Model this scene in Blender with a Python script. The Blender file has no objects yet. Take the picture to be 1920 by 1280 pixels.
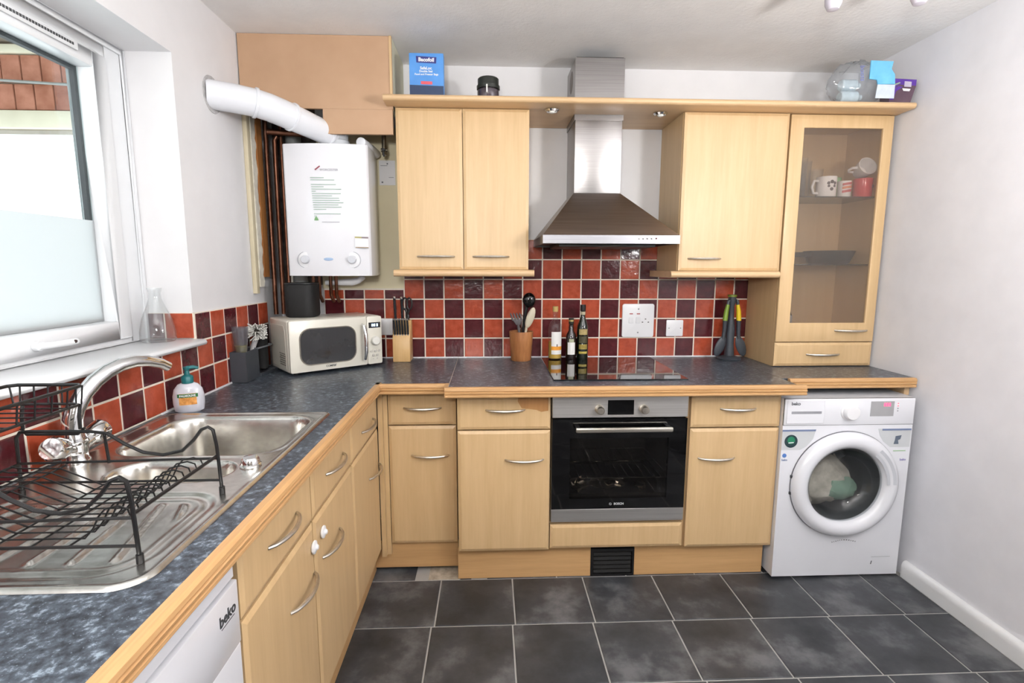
import bpy, bmesh, math, random
from mathutils import Vector, Matrix
random.seed(7)
SC = bpy.context.scene
COL = SC.collection
PI = math.pi

# ------------------------------------------------------------------ camera
cam = bpy.data.objects.new('camera', bpy.data.cameras.new('camera'))
COL.objects.link(cam)
cam.data.sensor_fit = 'HORIZONTAL'; cam.data.sensor_width = 36.0
cam.data.lens = 986.28 * 36.0 / 1920.0
cam.data.clip_start = 0.02
_r = Vector((0.9990802, -0.04282208, 0.00224093)); _u = Vector((0.00378538, 0.14013118, 0.99012571))
_f = Vector((0.04271327, 0.98920651, -0.14016438))
cam.matrix_world = Matrix(((_r.x, _u.x, -_f.x, 1.08634), (_r.y, _u.y, -_f.y, -2.81077), (_r.z, _u.z, -_f.z, 1.39470), (0, 0, 0, 1)))
SC.camera = cam

# ------------------------------------------------------------------ world, exposure
vs = SC.view_settings
vs.view_transform = 'Standard'; vs.look = 'None'; vs.gamma = 1.0; vs.use_curve_mapping = False
vs.exposure = 0.18
SC.cycles.max_bounces = 6; SC.cycles.diffuse_bounces = 3; SC.cycles.glossy_bounces = 3; SC.cycles.transmission_bounces = 4; SC.cycles.transparent_max_bounces = 12
SC.cycles.caustics_reflective = False; SC.cycles.caustics_refractive = False; SC.cycles.use_adaptive_sampling = True; SC.cycles.adaptive_threshold = 0.03
world = bpy.data.worlds.new('overcast_sky'); SC.world = world; world.use_nodes = True
_bg = world.node_tree.nodes['Background']
_bg.inputs[0].default_value = (0.95, 0.98, 1.0, 1); _bg.inputs[1].default_value = 2.2
CEIL_FILL_W, UP_FILL_W = 2.0, 120.0  # strengths of the added ceiling fill and the added uplighters

def fill_light(name, kind, loc, energy, color=(1, 0.96, 0.9), size=0.1, rot=None, parent=None):
    l = bpy.data.lights.new(name, kind); l.energy = energy; l.color = color
    if kind == 'AREA':
        l.shape = 'DISK'; l.size = size
    else:
        l.shadow_soft_size = size
    o = bpy.data.objects.new(name, l); COL.objects.link(o); o.location = loc
    if rot: o.rotation_euler = rot
    if parent: o.parent = parent
    return o

# ------------------------------------------------------------------ mesh helpers
class MB:
    def __init__(s): s.v = []; s.f = []
    def add(s, vs_, fs_):
        n = len(s.v); s.v += [tuple(p) for p in vs_]; s.f += [tuple(i + n for i in q) for q in fs_]; return s
    def box(s, x0, x1, y0, y1, z0, z1):
        return s.add([(x0, y0, z0), (x1, y0, z0), (x1, y1, z0), (x0, y1, z0), (x0, y0, z1), (x1, y0, z1), (x1, y1, z1), (x0, y1, z1)],
                     [(0, 3, 2, 1), (4, 5, 6, 7), (0, 1, 5, 4), (1, 2, 6, 5), (2, 3, 7, 6), (3, 0, 4, 7)])
    def prism(s, poly, a0, a1, axis, sh0=None, sh1=None):
        # poly: (y,z) for x, (x,z) for y, (x,y) for z
        def P(p, a):
            return (a, p[0], p[1]) if axis == 'x' else (p[0], a, p[1]) if axis == 'y' else (p[0], p[1], a)
        n = len(poly)
        A = [P(p, a0 + (sh0(p) if sh0 else 0)) for p in poly]; B = [P(p, a1 + (sh1(p) if sh1 else 0)) for p in poly]
        return s.add(A + B, [tuple(range(n)), tuple(range(2 * n - 1, n - 1, -1))] + [(i, (i + 1) % n, n + (i + 1) % n, n + i) for i in range(n)])
    def tube(s, pts, r, n=8, closed=False):
        pts = [Vector(p) for p in pts]; m = len(pts)
        rs = r if isinstance(r, (list, tuple)) else [r] * m
        T = []
        for i in range(m):
            a = pts[(i - 1) % m] if (closed or i > 0) else pts[i]; b = pts[(i + 1) % m] if (closed or i < m - 1) else pts[i]
            T.append((b - a).normalized())
        up = Vector((0, 0, 1)) if abs(T[0].z) < 0.9 else Vector((1, 0, 0))
        N = (up - T[0] * up.dot(T[0])).normalized(); vs_ = []
        for i in range(m):
            N = (N - T[i] * N.dot(T[i])); N = N.normalized() if N.length > 1e-6 else T[i].orthogonal().normalized()
            B = T[i].cross(N)
            for k in range(n):
                a = 2 * PI * k / n; vs_.append(pts[i] + (N * math.cos(a) + B * math.sin(a)) * rs[i])
        fs = []
        for i in range(m if closed else m - 1):
            j = (i + 1) % m
            for k in range(n): fs.append((i * n + k, i * n + (k + 1) % n, j * n + (k + 1) % n, j * n + k))
        if not closed: fs += [tuple(range(n - 1, -1, -1)), tuple(range((m - 1) * n, m * n))]
        return s.add(vs_, fs)
    def lathe(s, prof, c=(0, 0, 0), n=24, axis='z', sx=1.0, sy=1.0, caps=True, close=False):
        # prof: list of (r, h) along axis; axis in z, y (h towards -y), x (h towards +x)
        vs_ = []; fs = []; m = len(prof)
        for r, h in prof:
            for k in range(n):
                a = 2 * PI * k / n; p, q = r * math.cos(a) * sx, r * math.sin(a) * sy
                vs_.append((c[0] + p, c[1] + q, c[2] + h) if axis == 'z' else (c[0] + p, c[1] - h, c[2] + q) if axis == 'y' else (c[0] + h, c[1] + p, c[2] + q))
        for i in range(m - 1):
            for k in range(n): fs.append((i * n + k, i * n + (k + 1) % n, (i + 1) * n + (k + 1) % n, (i + 1) * n + k))
        if close:
            for k in range(n): fs.append(((m - 1) * n + k, (m - 1) * n + (k + 1) % n, (k + 1) % n, k))
        if not caps or close: return s.add(vs_, fs)
        if prof[0][0] > 1e-5: fs.append(tuple(range(n - 1, -1, -1)))
        if prof[-1][0] > 1e-5: fs.append(tuple(range((m - 1) * n, m * n)))
        return s.add(vs_, fs)
    def cyl(s, p0, p1, r, n=16, r1=None):
        return s.tube([p0, p1], [r, r if r1 is None else r1], n)
    def ball(s, c, r, n=12, sc=(1, 1, 1)):
        vs_ = []; fs = []; m = n // 2
        for i in range(m + 1):
            t = PI * i / m
            for k in range(n):
                a = 2 * PI * k / n
                vs_.append((c[0] + r * sc[0] * math.sin(t) * math.cos(a), c[1] + r * sc[1] * math.sin(t) * math.sin(a), c[2] + r * sc[2] * math.cos(t)))
        for i in range(m):
            for k in range(n): fs.append((i * n + k, i * n + (k + 1) % n, (i + 1) * n + (k + 1) % n, (i + 1) * n + k))
        return s.add(vs_, fs)
    def ring_plate(s, poly_out, poly_in, place0, place1):
        # flat plate between two loops of the same count, place(p) -> 3d for front and back
        n = len(poly_out)
        V = [place0(p) for p in poly_out] + [place0(p) for p in poly_in] + [place1(p) for p in poly_out] + [place1(p) for p in poly_in]
        F = []
        for i in range(n):
            j = (i + 1) % n
            F += [(i, j, n + j, n + i), (2 * n + i, 3 * n + i, 3 * n + j, 2 * n + j), (i, 2 * n + i, 2 * n + j, j), (n + i, n + j, 3 * n + j, 3 * n + i)]
        return s.add(V, F)

def chain_loc(o):
    v = Vector((0, 0, 0))
    while o: v += o.location; o = o.parent
    return v

def obj(name, mb, mat, parent=None, bevel=0, seg=2, smooth=40, loc=None, local=False, doubles=True):
    me = bpy.data.meshes.new(name); bm = bmesh.new()
    vv = [bm.verts.new(p) for p in mb.v]
    for q in mb.f:
        try: bm.faces.new([vv[i] for i in q])
        except ValueError: pass
    if doubles: bmesh.ops.remove_doubles(bm, verts=bm.verts, dist=1e-6)
    bmesh.ops.recalc_face_normals(bm, faces=bm.faces)
    if bevel:
        ed = [e for e in bm.edges if len(e.link_faces) == 2 and e.calc_face_angle(0) > 0.6]
        bmesh.ops.bevel(bm, geom=ed, offset=bevel, segments=seg, profile=0.5, affect='EDGES', clamp_overlap=True)
    off = Vector((0, 0, 0))
    if parent is not None and not local: off = chain_loc(parent)
    if loc is not None and parent is None: off = Vector(loc)
    if off.length > 0: bmesh.ops.translate(bm, verts=bm.verts, vec=-off)
    bm.to_mesh(me); bm.free()
    if smooth:
        me.shade_smooth(); me.set_sharp_from_angle(angle=math.radians(smooth))
    me.materials.append(mat)
    o = bpy.data.objects.new(name, me); COL.objects.link(o)
    if loc is not None and parent is None: o.location = loc
    if parent is not None: o.parent = parent
    return o

def tag(o, label, cat, group=None):
    o['label'] = label; o['category'] = cat
    if group: o['group'] = group
    return o
def thing(name, label, cat, loc=(0, 0, 0), rotz=0, group=None):
    o = bpy.data.objects.new(name, None); COL.objects.link(o); o.empty_display_size = 0.05
    o.location = loc; o.rotation_euler = (0, 0, rotz)
    return tag(o, label, cat, group)
def struct(o, label=None):
    o['kind'] = 'structure'
    if label: o['label'] = label
    return o
def share(name, src, parent, loc, rot=(0, 0, 0), mat=None):
    o = bpy.data.objects.new(name, src.data); COL.objects.link(o); o.parent = parent; o.location = loc; o.rotation_euler = rot
    return o

def lettering(name, txt, size, mat, parent, at, right, up, align='CENTER', bold=0.0, shear=0.0, ext=0.0004, name_local=False):
    cu = bpy.data.curves.new(name, 'FONT'); cu.body = txt; cu.size = size; cu.align_x = align; cu.align_y = 'CENTER'
    cu.extrude = ext; cu.offset = bold; cu.shear = shear; cu.resolution_u = 3
    tmp = bpy.data.objects.new(name, cu)
    me = bpy.data.meshes.new_from_object(tmp); bpy.data.objects.remove(tmp); bpy.data.curves.remove(cu)
    R_ = Vector(right).normalized(); U_ = Vector(up).normalized(); N_ = R_.cross(U_)
    M = Matrix(((R_.x, U_.x, N_.x, at[0]), (R_.y, U_.y, N_.y, at[1]), (R_.z, U_.z, N_.z, at[2]), (0, 0, 0, 1)))
    if not name_local: M = Matrix.Translation(-chain_loc(parent)) @ M
    me.transform(M); me.materials.clear(); me.materials.append(mat)
    o = bpy.data.objects.new(name, me); COL.objects.link(o); o.parent = parent
    return o

# ------------------------------------------------------------------ materials
def lin(c):
    def g(x):
        x /= 255.0
        return x / 12.92 if x <= 0.04045 else ((x + 0.055) / 1.055) ** 2.4
    return (g(c[0]), g(c[1]), g(c[2]), 1.0)
def new_mat(name):
    m = bpy.data.materials.new(name); m.use_nodes = True
    return m, m.node_tree, m.node_tree.nodes['Principled BSDF']
def nd(nt, t, **kw):
    n = nt.nodes.new(t)
    for k, v in kw.items(): setattr(n, k, v)
    return n
def coords(nt, scale, kind='Object', rnd=False):
    tc = nd(nt, 'ShaderNodeTexCoord'); mp = nd(nt, 'ShaderNodeMapping')
    mp.inputs['Scale'].default_value = scale
    nt.links.new(tc.outputs[kind], mp.inputs['Vector'])
    if rnd:
        oi = nd(nt, 'ShaderNodeObjectInfo'); mu = nd(nt, 'ShaderNodeMath', operation='MULTIPLY'); mu.inputs[1].default_value = 37.0
        nt.links.new(oi.outputs['Random'], mu.inputs[0]); cb = nd(nt, 'ShaderNodeCombineXYZ')
        for i in range(3): nt.links.new(mu.outputs[0], cb.inputs[i])
        nt.links.new(cb.outputs[0], mp.inputs['Location'])
    return mp.outputs[0]
def ramp(nt, fac, stops):
    r = nd(nt, 'ShaderNodeValToRGB'); e = r.color_ramp.elements
    while len(e) < len(stops): e.new(0.5)
    for i, (p, c) in enumerate(stops): e[i].position = p; e[i].color = lin(c)
    nt.links.new(fac, r.inputs[0]); return r.outputs[0]
def noise(nt, vec, scale=1.0, detail=4.0, rough=0.55):
    n = nd(nt, 'ShaderNodeTexNoise'); n.inputs['Scale'].default_value = scale; n.inputs['Detail'].default_value = detail
    n.inputs['Roughness'].default_value = rough; nt.links.new(vec, n.inputs['Vector']); return n.outputs['Fac']
def bump(nt, b, fac, strength, dist=0.002):
    n = nd(nt, 'ShaderNodeBump'); n.inputs['Strength'].default_value = strength; n.inputs['Distance'].default_value = dist
    nt.links.new(fac, n.inputs['Height']); nt.links.new(n.outputs[0], b.inputs['Normal'])
MATS = {}
def mat(name, c, rough=0.5, metal=0.0, var=6, vscale=(8, 8, 8), bmp=0.0, bscale=150, spec=None, coat=0.0, emit=None, estr=0.0, alpha=None, rnd=False):
    if name in MATS: return MATS[name]
    m, nt, b = new_mat(name)
    v = coords(nt, vscale, rnd=rnd); f = noise(nt, v, 1.0, 3.0)
    lo = tuple(max(0, x - var) for x in c); hi = tuple(min(255, x + var) for x in c)
    nt.links.new(ramp(nt, f, [(0.3, lo), (0.7, hi)]), b.inputs['Base Color'])
    b.inputs['Roughness'].default_value = rough; b.inputs['Metallic'].default_value = metal
    if spec is not None: b.inputs['Specular IOR Level'].default_value = spec
    if coat: b.inputs['Coat Weight'].default_value = coat; b.inputs['Coat Roughness'].default_value = 0.06
    if emit: b.inputs['Emission Color'].default_value = lin(emit); b.inputs['Emission Strength'].default_value = estr
    if bmp: bump(nt, b, noise(nt, coords(nt, (bscale,) * 3, rnd=rnd), 1.0, 3.0), bmp)
    MATS[name] = m; return m
def wood(name, c1, c2, scale, rough=0.38, rnd=True):
    m, nt, b = new_mat(name)
    v = coords(nt, scale, rnd=rnd); f = noise(nt, v, 1.0, 6.0, 0.6)
    v2 = coords(nt, tuple(s * 4 for s in scale), rnd=rnd); f2 = noise(nt, v2, 1.0, 3.0)
    mx = nd(nt, 'ShaderNodeMath', operation='MULTIPLY_ADD'); mx.inputs[1].default_value = 0.35
    nt.links.new(f2, mx.inputs[0]); 
    ml = nd(nt, 'ShaderNodeMath', operation='MULTIPLY'); ml.inputs[1].default_value = 0.65; nt.links.new(f, ml.inputs[0])
    nt.links.new(ml.outputs[0], mx.inputs[2])
    nt.links.new(ramp(nt, mx.outputs[0], [(0.32, c1), (0.68, c2)]), b.inputs['Base Color'])
    b.inputs['Roughness'].default_value = rough
    bump(nt, b, mx.outputs[0], 0.05, 0.001)
    MATS[name] = m; return m
def clear_glass(name, tint=(255, 255, 255), refl=0.08, rough=0.0, milk=0.0, milk_c=(230, 240, 244)):
    # thin clear pane: see-through with mirror reflection by viewing angle, optionally milky
    m = bpy.data.materials.new(name); m.use_nodes = True; nt = m.node_tree; nt.nodes.clear()
    out = nd(nt, 'ShaderNodeOutputMaterial'); tr = nd(nt, 'ShaderNodeBsdfTransparent'); gl = nd(nt, 'ShaderNodeBsdfGlossy')
    tr.inputs[0].default_value = lin(tint); gl.inputs['Roughness'].default_value = rough
    lw = nd(nt, 'ShaderNodeLayerWeight'); lw.inputs['Blend'].default_value = 0.5
    pw = nd(nt, 'ShaderNodeMath', operation='POWER'); pw.inputs[1].default_value = 5.0; nt.links.new(lw.outputs['Facing'], pw.inputs[0])
    ad = nd(nt, 'ShaderNodeMath', operation='MULTIPLY_ADD'); ad.inputs[1].default_value = 0.9 - refl * .5; ad.inputs[2].default_value = refl * .5; ad.use_clamp = True
    nt.links.new(pw.outputs[0], ad.inputs[0]); mx = nd(nt, 'ShaderNodeMixShader')
    nt.links.new(ad.outputs[0], mx.inputs[0]); nt.links.new(tr.outputs[0], mx.inputs[1]); nt.links.new(gl.outputs[0], mx.inputs[2])
    last = mx
    if milk > 0:
        df = nd(nt, 'ShaderNodeBsdfDiffuse'); tl = nd(nt, 'ShaderNodeBsdfTranslucent'); df.inputs[0].default_value = lin(milk_c); tl.inputs[0].default_value = lin(milk_c)
        m2 = nd(nt, 'ShaderNodeMixShader'); m2.inputs[0].default_value = 0.7; nt.links.new(df.outputs[0], m2.inputs[1]); nt.links.new(tl.outputs[0], m2.inputs[2])
        m3 = nd(nt, 'ShaderNodeMixShader'); m3.inputs[0].default_value = milk; nt.links.new(mx.outputs[0], m3.inputs[1]); nt.links.new(m2.outputs[0], m3.inputs[2]); last = m3
    nt.links.new(last.outputs[0], out.inputs[0]); MATS[name] = m; return m
def steel(name, c=(190, 188, 186), rough=0.3, scale=(4, 4, 300), bmp=0.04):
    m, nt, b = new_mat(name)
    f = noise(nt, coords(nt, scale), 1.0, 4.0)
    nt.links.new(ramp(nt, f, [(0.3, tuple(x - 10 for x in c)), (0.7, tuple(min(255, x + 10) for x in c))]), b.inputs['Base Color'])
    b.inputs['Metallic'].default_value = 1.0; b.inputs['Roughness'].default_value = rough
    bump(nt, b, f, bmp, 0.0005); MATS[name] = m; return m

M_wall = mat('wall_paint', (236, 235, 236), 0.6, var=2, bmp=0.05, bscale=60)
M_wall_r = mat('wall_paint_right', (238, 238, 243), 0.55, var=3, bmp=0.06, bscale=40)
M_ceil = mat('textured_ceiling_paint', (244, 243, 242), 0.7, var=3, bmp=1.0, bscale=70)
M_white = mat('white_plastic', (240, 240, 242), 0.3, var=1)
M_upvc = mat('white_upvc', (238, 240, 242), 0.28, var=1)
M_enamel = mat('white_enamel', (234, 235, 240), 0.22, var=1, coat=0.3)
M_black = mat('black_plastic', (22, 22, 23), 0.4, var=3)
M_wire = mat('black_coated_wire', (18, 18, 19), 0.35, var=2)
M_dark = mat('dark_gap', (26, 22, 20), 0.8, var=4)
M_grout = mat('cream_grout', (234, 224, 208), 0.85, var=5, bmp=0.1, bscale=300)
M_floorgrout = mat('grey_floor_grout', (172, 170, 166), 0.85, var=8, bmp=0.1, bscale=200)
M_beech = wood('beech_door', (207, 174, 128), (220, 188, 142), (26, 26, 1.6))
M_beech_h = wood('beech_board', (208, 172, 128), (222, 189, 147), (1.6, 26, 26))
M_beech_in = wood('beech_carcass', (206, 170, 124), (222, 188, 142), (20, 20, 1.4), 0.5)
M_trim_x = wood('pine_edging_x', (188, 144, 96), (210, 168, 118), (2.2, 60, 60), 0.4)
M_trim_y = wood('pine_edging_y', (188, 144, 96), (210, 168, 118), (60, 2.2, 60), 0.4)
M_plinth = wood('beech_plinth', (196, 154, 104), (214, 172, 120), (1.6, 26, 26), 0.45)
M_handle = steel('brushed_nickel', (214, 207, 196), 0.42, (60, 60, 60), 0.02)
M_steel = steel('brushed_steel', (164, 161, 160), 0.33, (3, 300, 300), 0.03)
M_steel_dk = steel('brushed_steel_canopy', (158, 150, 146), 0.34, (3, 200, 200), 0.03)
M_sink = steel('sink_steel', (214, 212, 206), 0.25, (60, 60, 60), 0.0)
M_chrome = steel('chrome', (225, 225, 225), 0.06, (5, 5, 5), 0.0)
M_copper = mat('aged_copper', (116, 76, 58), 0.38, 0.9, var=22, vscale=(14, 14, 14))
M_glass = clear_glass('clear_glass', (252, 253, 253), 0.08, 0.0, 0.05, (240, 244, 246))  # touch of milk brightens the dark reflections in the glass
M_pane = clear_glass('window_glass', (244, 250, 250), 0.10)
M_film = clear_glass('frosted_film', (255, 255, 255), 0.05, 0.3, 0.94, (238, 240, 241))
M_blackglass = mat('black_glass', (9, 9, 10), 0.04, var=1, coat=0.5)
M_mdf = mat('bare_mdf', (194, 158, 126), 0.75, var=5, vscale=(5, 5, 5), bmp=0.05, bscale=200)

def tile_mat(name, c1, c2):
    m, nt, b = new_mat(name)
    f = noise(nt, coords(nt, (28, 28, 28), rnd=True), 1.0, 5.0, 0.6)
    nt.links.new(ramp(nt, f, [(0.3, c1), (0.7, c2)]), b.inputs['Base Color'])
    b.inputs['Roughness'].default_value = 0.16
    bump(nt, b, noise(nt, coords(nt, (34, 34, 34), rnd=True), 1.0, 2.0), 0.35, 0.004)
    MATS[name] = m; return m
M_tile_o = tile_mat('orange_glazed_tile', (158, 64, 40), (190, 88, 60))
M_tile_m = tile_mat('maroon_glazed_tile', (70, 24, 29), (92, 36, 42))
def floor_mat():
    m, nt, b = new_mat('charcoal_floor_tile')
    f = noise(nt, coords(nt, (5, 5, 5), rnd=True), 1.0, 6.0, 0.62)
    nt.links.new(ramp(nt, f, [(0.34, (44, 46, 49)), (0.52, (64, 66, 70)), (0.68, (108, 109, 111))]), b.inputs['Base Color'])
    b.inputs['Roughness'].default_value = 0.38
    bump(nt, b, noise(nt, coords(nt, (60, 60, 60), rnd=True), 1.0, 3.0), 0.08, 0.002); return m
M_floor = floor_mat()
def worktop_mat():
    m, nt, b = new_mat('speckled_worktop')
    f = noise(nt, coords(nt, (62, 62, 62)), 1.0, 6.0, 0.68)
    c = ramp(nt, f, [(0.34, (36, 39, 45)), (0.46, (60, 66, 75)), (0.56, (80, 88, 98)), (0.67, (144, 158, 170))])
    vo = nd(nt, 'ShaderNodeTexVoronoi'); vo.inputs['Scale'].default_value = 1.0; nt.links.new(coords(nt, (150, 150, 150)), vo.inputs['Vector'])
    lt = nd(nt, 'ShaderNodeMath', operation='LESS_THAN'); lt.inputs[1].default_value = 0.13; nt.links.new(vo.outputs['Distance'], lt.inputs[0])
    mx = nd(nt, 'ShaderNodeMix', data_type='RGBA'); nt.links.new(lt.outputs[0], mx.inputs[0]); nt.links.new(c, mx.inputs[6]); mx.inputs[7].default_value = lin((112, 123, 134))
    nt.links.new(mx.outputs[2], b.inputs['Base Color']); b.inputs['Roughness'].default_value = 0.3
    return m
M_worktop = worktop_mat()

# ================================================================== SETTING
ZC = 2.3925          # ceiling height
def tile_mesh(w, h, d, ch=0.0025):
    # local: centred, face towards -y, back at y=0
    m = MB(); a, b = w / 2, h / 2
    m.add([(-a, 0, -b), (a, 0, -b), (a, 0, b), (-a, 0, b),
           (-a, -d + ch * .5, -b), (a, -d + ch * .5, -b), (a, -d + ch * .5, b), (-a, -d + ch * .5, b),
           (-a + ch, -d, -b + ch), (a - ch, -d, -b + ch), (a - ch, -d, b - ch), (-a + ch, -d, b - ch)],
          [(0, 1, 2, 3), (0, 4, 5, 1), (1, 5, 6, 2), (2, 6, 7, 3), (3, 7, 4, 0), (4, 8, 9, 5), (5, 9, 10, 6), (6, 10, 11, 7), (7, 11, 8, 4), (8, 11, 10, 9)])
    return m
def tile_proto(name, w, h, d, material):
    me = bpy.data.meshes.new(name); t = tile_mesh(w, h, d); me.from_pydata(t.v, [], t.f); me.update()
    bm = bmesh.new(); bm.from_mesh(me); bmesh.ops.recalc_face_normals(bm, faces=bm.faces); bm.to_mesh(me); bm.free()
    me.materials.append(material); return me
_tm = {}
def put_tile(parent, w, h, c, material, rotz=0.0, d=0.0065, name='tile'):
    key = (round(w, 4), round(h, 4), material.name)
    if key not in _tm: _tm[key] = tile_proto('glazed_tile', w, h, d, material)
    o = bpy.data.objects.new(name, _tm[key]); COL.objects.link(o); o.parent = parent; o.location = c; o.rotation_euler = (0, 0, rotz)
    return o

# floor ---------------------------------------------------------------
floor = struct(obj('floor', MB().box(-0.3, 3.1, -4.05, 0.1, -0.08, -0.003), M_floorgrout))
FX, FY, G = 0.3186, 0.3101, 0.003
rows = {-1: 0.7500, 0: 0.8661, 1: 0.8543}
_fm = {}
for r in range(-2, 11):
    y1 = -0.6052 - r * FY; y0 = y1 - FY
    x0 = rows.get(r, 0.85 + 0.008 * ((r * 7) % 3))
    for k in range(-3, 8):
        a, b = x0 + k * FX + G, x0 + (k + 1) * FX - G
        a, b = max(a, 0.001), min(b, 2.955)
        if b - a < 0.02 or y0 < -4.05: continue
        if r == -1 and 0.62 < (a + b) / 2 < 0.95 : b = min(b, 0.805)
        if r == -1 and a > 0.75 and a < 1.0: a, b = 0.95, max(b, 1.0)
        if b - a < 0.02: continue
        key = (round(b - a, 3), r == 99)
        if key not in _fm:
            t = MB(); w, h, c = (b - a) / 2, FY / 2 - G, 0.003
            t.add([(-w, -h, 0), (w, -h, 0), (w, h, 0), (-w, h, 0), (-w, -h, .006 - .0015), (w, -h, .006 - .0015), (w, h, .006 - .0015), (-w, h, .006 - .0015),
                   (-w + c, -h + c, .006), (w - c, -h + c, .006), (w - c, h - c, .006), (-w + c, h - c, .006)],
                  [(3, 2, 1, 0), (0, 1, 5, 4), (1, 2, 6, 5), (2, 3, 7, 6), (3, 0, 4, 7), (4, 5, 9, 8), (5, 6, 10, 9), (6, 7, 11, 10), (7, 4, 8, 11), (8, 9, 10, 11)])
            me = bpy.data.meshes.new('floor_tile'); me.from_pydata(t.v, [], t.f); me.update(); me.materials.append(M_floor); _fm[key] = me
        o = bpy.data.objects.new('floor_tile', _fm[key]); COL.objects.link(o); o.parent = floor; o.location = ((a + b) / 2, (y0 + y1) / 2, -0.006)
obj('bare_screed', MB().box(0.807, 0.944, -0.60, -0.42, -0.004, -0.0005), mat('bare_screed', (176, 164, 146), 0.9, var=22, vscale=(30, 30, 30), bmp=0.3, bscale=80), floor)

ceiling = struct(obj('ceiling', MB().box(-0.3, 3.12, -4.06, 0.12, ZC, ZC + 0.08), M_ceil))

# back wall -----------------------------------------------------------
wall_back = struct(obj('wall_back', MB().box(-0.3, 3.12, 0.004, 0.12, -0.08, ZC), M_wall))
TP, TX0, TZ0 = 0.1043, 0.742, 0.9119
gm = MB(); gm.box(0.2215, TX0 - TP, -0.0036, 0.0045, 0.905, 1.279); gm.box(TX0 - TP, 2.50, -0.0036, 0.0045, 0.905, TZ0 + 5 * TP)
gm.box(TX0 + 5 * TP, TX0 + 12 * TP, -0.0036, 0.0045, TZ0 + 5 * TP, TZ0 + 6 * TP)
obj('grout', gm, M_grout, wall_back)
for k in range(-5, 17):
    for j in range(0, 6):
        if k < -1 and j > 3: continue
        if j == 5 and not 5 <= k <= 11: continue
        w, h = TP - 0.0066, TP - 0.0066
        cx, cz = TX0 + (k + .5) * TP, TZ0 + (j + .5) * TP
        if k < -1 and j == 3:
            h = 0.045; cz = TZ0 + 3 * TP + 0.0033 + h / 2
        put_tile(wall_back, w, h, (cx, 0.001, cz), M_tile_o if (k + j) % 2 == 0 else M_tile_m)
obj('cream_panel', MB().box(0.215, 0.667, -0.001, 0.0045, 1.281, 2.09), mat('cream_old_paint', (232, 222, 188), 0.6, var=6, vscale=(3, 3, 3)), wall_back)
obj('bare_plaster', MB().box(0.0, 0.214, -0.001, 0.0045, 1.30, 2.385), mat('dark_bare_plaster', (92, 84, 78), 0.9, var=36, vscale=(14, 14, 14), bmp=0.5, bscale=40), wall_back)

# left wall with window opening --------------------------------------
YR, TL = -0.8357, 0.1064
OY1, OY0, OZ0, OZ1 = YR + 0.004, -2.56, 1.106, 2.124
XF, XB = -0.004, -0.30
m = MB(); m.box(XB, XF, OY1, 0.004, -0.08, ZC); m.box(XB, XF, -4.05, OY0, -0.08, ZC)
m.box(XB, XF, OY0, OY1, -0.08, OZ0); m.box(XB, XF, OY0, OY1, OZ1, ZC)
wall_left = struct(obj('wall_left', m, M_wall, smooth=0))
gl = MB(); gl.box(XF - 0.0005, 0.0042, -2.70, YR - 0.002, 0.905, 1.104); gl.box(XF - 0.0005, 0.0042, YR - 0.004, YR + 6 * TL, 0.905, TZ0 + 3 * TP)
gl.box(-0.163, 0.004, YR - 0.0042, OY1 + 0.0005, 1.132, TZ0 + 3 * TP)
obj('grout', gl, M_grout, wall_left)
for i in range(-18, 6):
    for j in range(0, 3):
        if j == 2 and i < 0: continue
        h = TP - 0.0066; cz = TZ0 + (j + .5) * TP
        if j == 1 and i < 0:
            h = 1.102 - (TZ0 + TP + 0.0033); cz = TZ0 + TP + 0.0033 + h / 2
        put_tile(wall_left, TL - 0.0068, h, (-0.0006, YR + (i + .5) * TL, cz), M_tile_o if (i + j) % 2 == 1 else M_tile_m, PI / 2)
hz = TZ0 + 3 * TP - 1.134
put_tile(wall_left, 0.0975, hz, (-0.0505, YR, 1.133 + hz / 2), M_tile_o)
put_tile(wall_left, 0.0545, hz, (-0.1325, YR, 1.133 + hz / 2), M_tile_m)

# right wall, wall behind the viewer, skirting ------------------------
wall_right = struct(obj('wall_right', MB().prism([(2.978, -0.08), (3.12, -0.08), (3.12, ZC), (3.004, ZC)], -4.05, 0.004, 'y'), M_wall_r, smooth=0))
wall_near = struct(obj('wall_near', MB().box(-0.3, 3.12, -4.15, -4.05, -0.08, ZC), mat('bounce_cutting_taupe', (104, 98, 92), 0.7)))  # unseen wall, toned dark to cut the light bounced back
sk = [(2.9555, 0.0), (2.9775, 0.0), (2.9785, 0.078), (2.970, 0.078), (2.962, 0.072), (2.957, 0.062), (2.9555, 0.05)]
baseboard = struct(obj('baseboard_right', MB().prism(sk, -4.04, -0.66, 'y'), mat('skirting_gloss', (236, 237, 238), 0.3, var=2)))

# window ---------------------------------------------------------------
window = bpy.data.objects.new('window_1', None); COL.objects.link(window); window.location = (-0.2, -1.7, 1.13); struct(window)
def rect_frame(m, y0, y1, z0, z1, w, x0, x1, wb=None, wt=None):
    wb = wb or w; wt = wt or w
    m.box(x0, x1, y0, y0 + w, z0, z1); m.box(x0, x1, y1 - w, y1, z0, z1)
    m.box(x0, x1, y0 + w, y1 - w, z0, z0 + wb); m.box(x0, x1, y0 + w, y1 - w, z1 - wt, z1)
fr = MB(); rect_frame(fr, OY0, OY1 - 0.001, 1.131, OZ1, 0.093, -0.245, -0.166, 0.018, 0.058)
fr.box(-0.245, -0.166, -1.78, -1.70, 1.149, 2.066)
obj('frame', fr, M_upvc, window, bevel=0.004)
fb = MB(); rect_frame(fb, OY0 + 0.002, OY1 - 0.003, 1.1315, OZ1 - 0.002, 0.018, -0.166, -0.158, 0.004, 0.02)
obj('frame_bead', fb, M_upvc, window, bevel=0.002)
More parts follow.
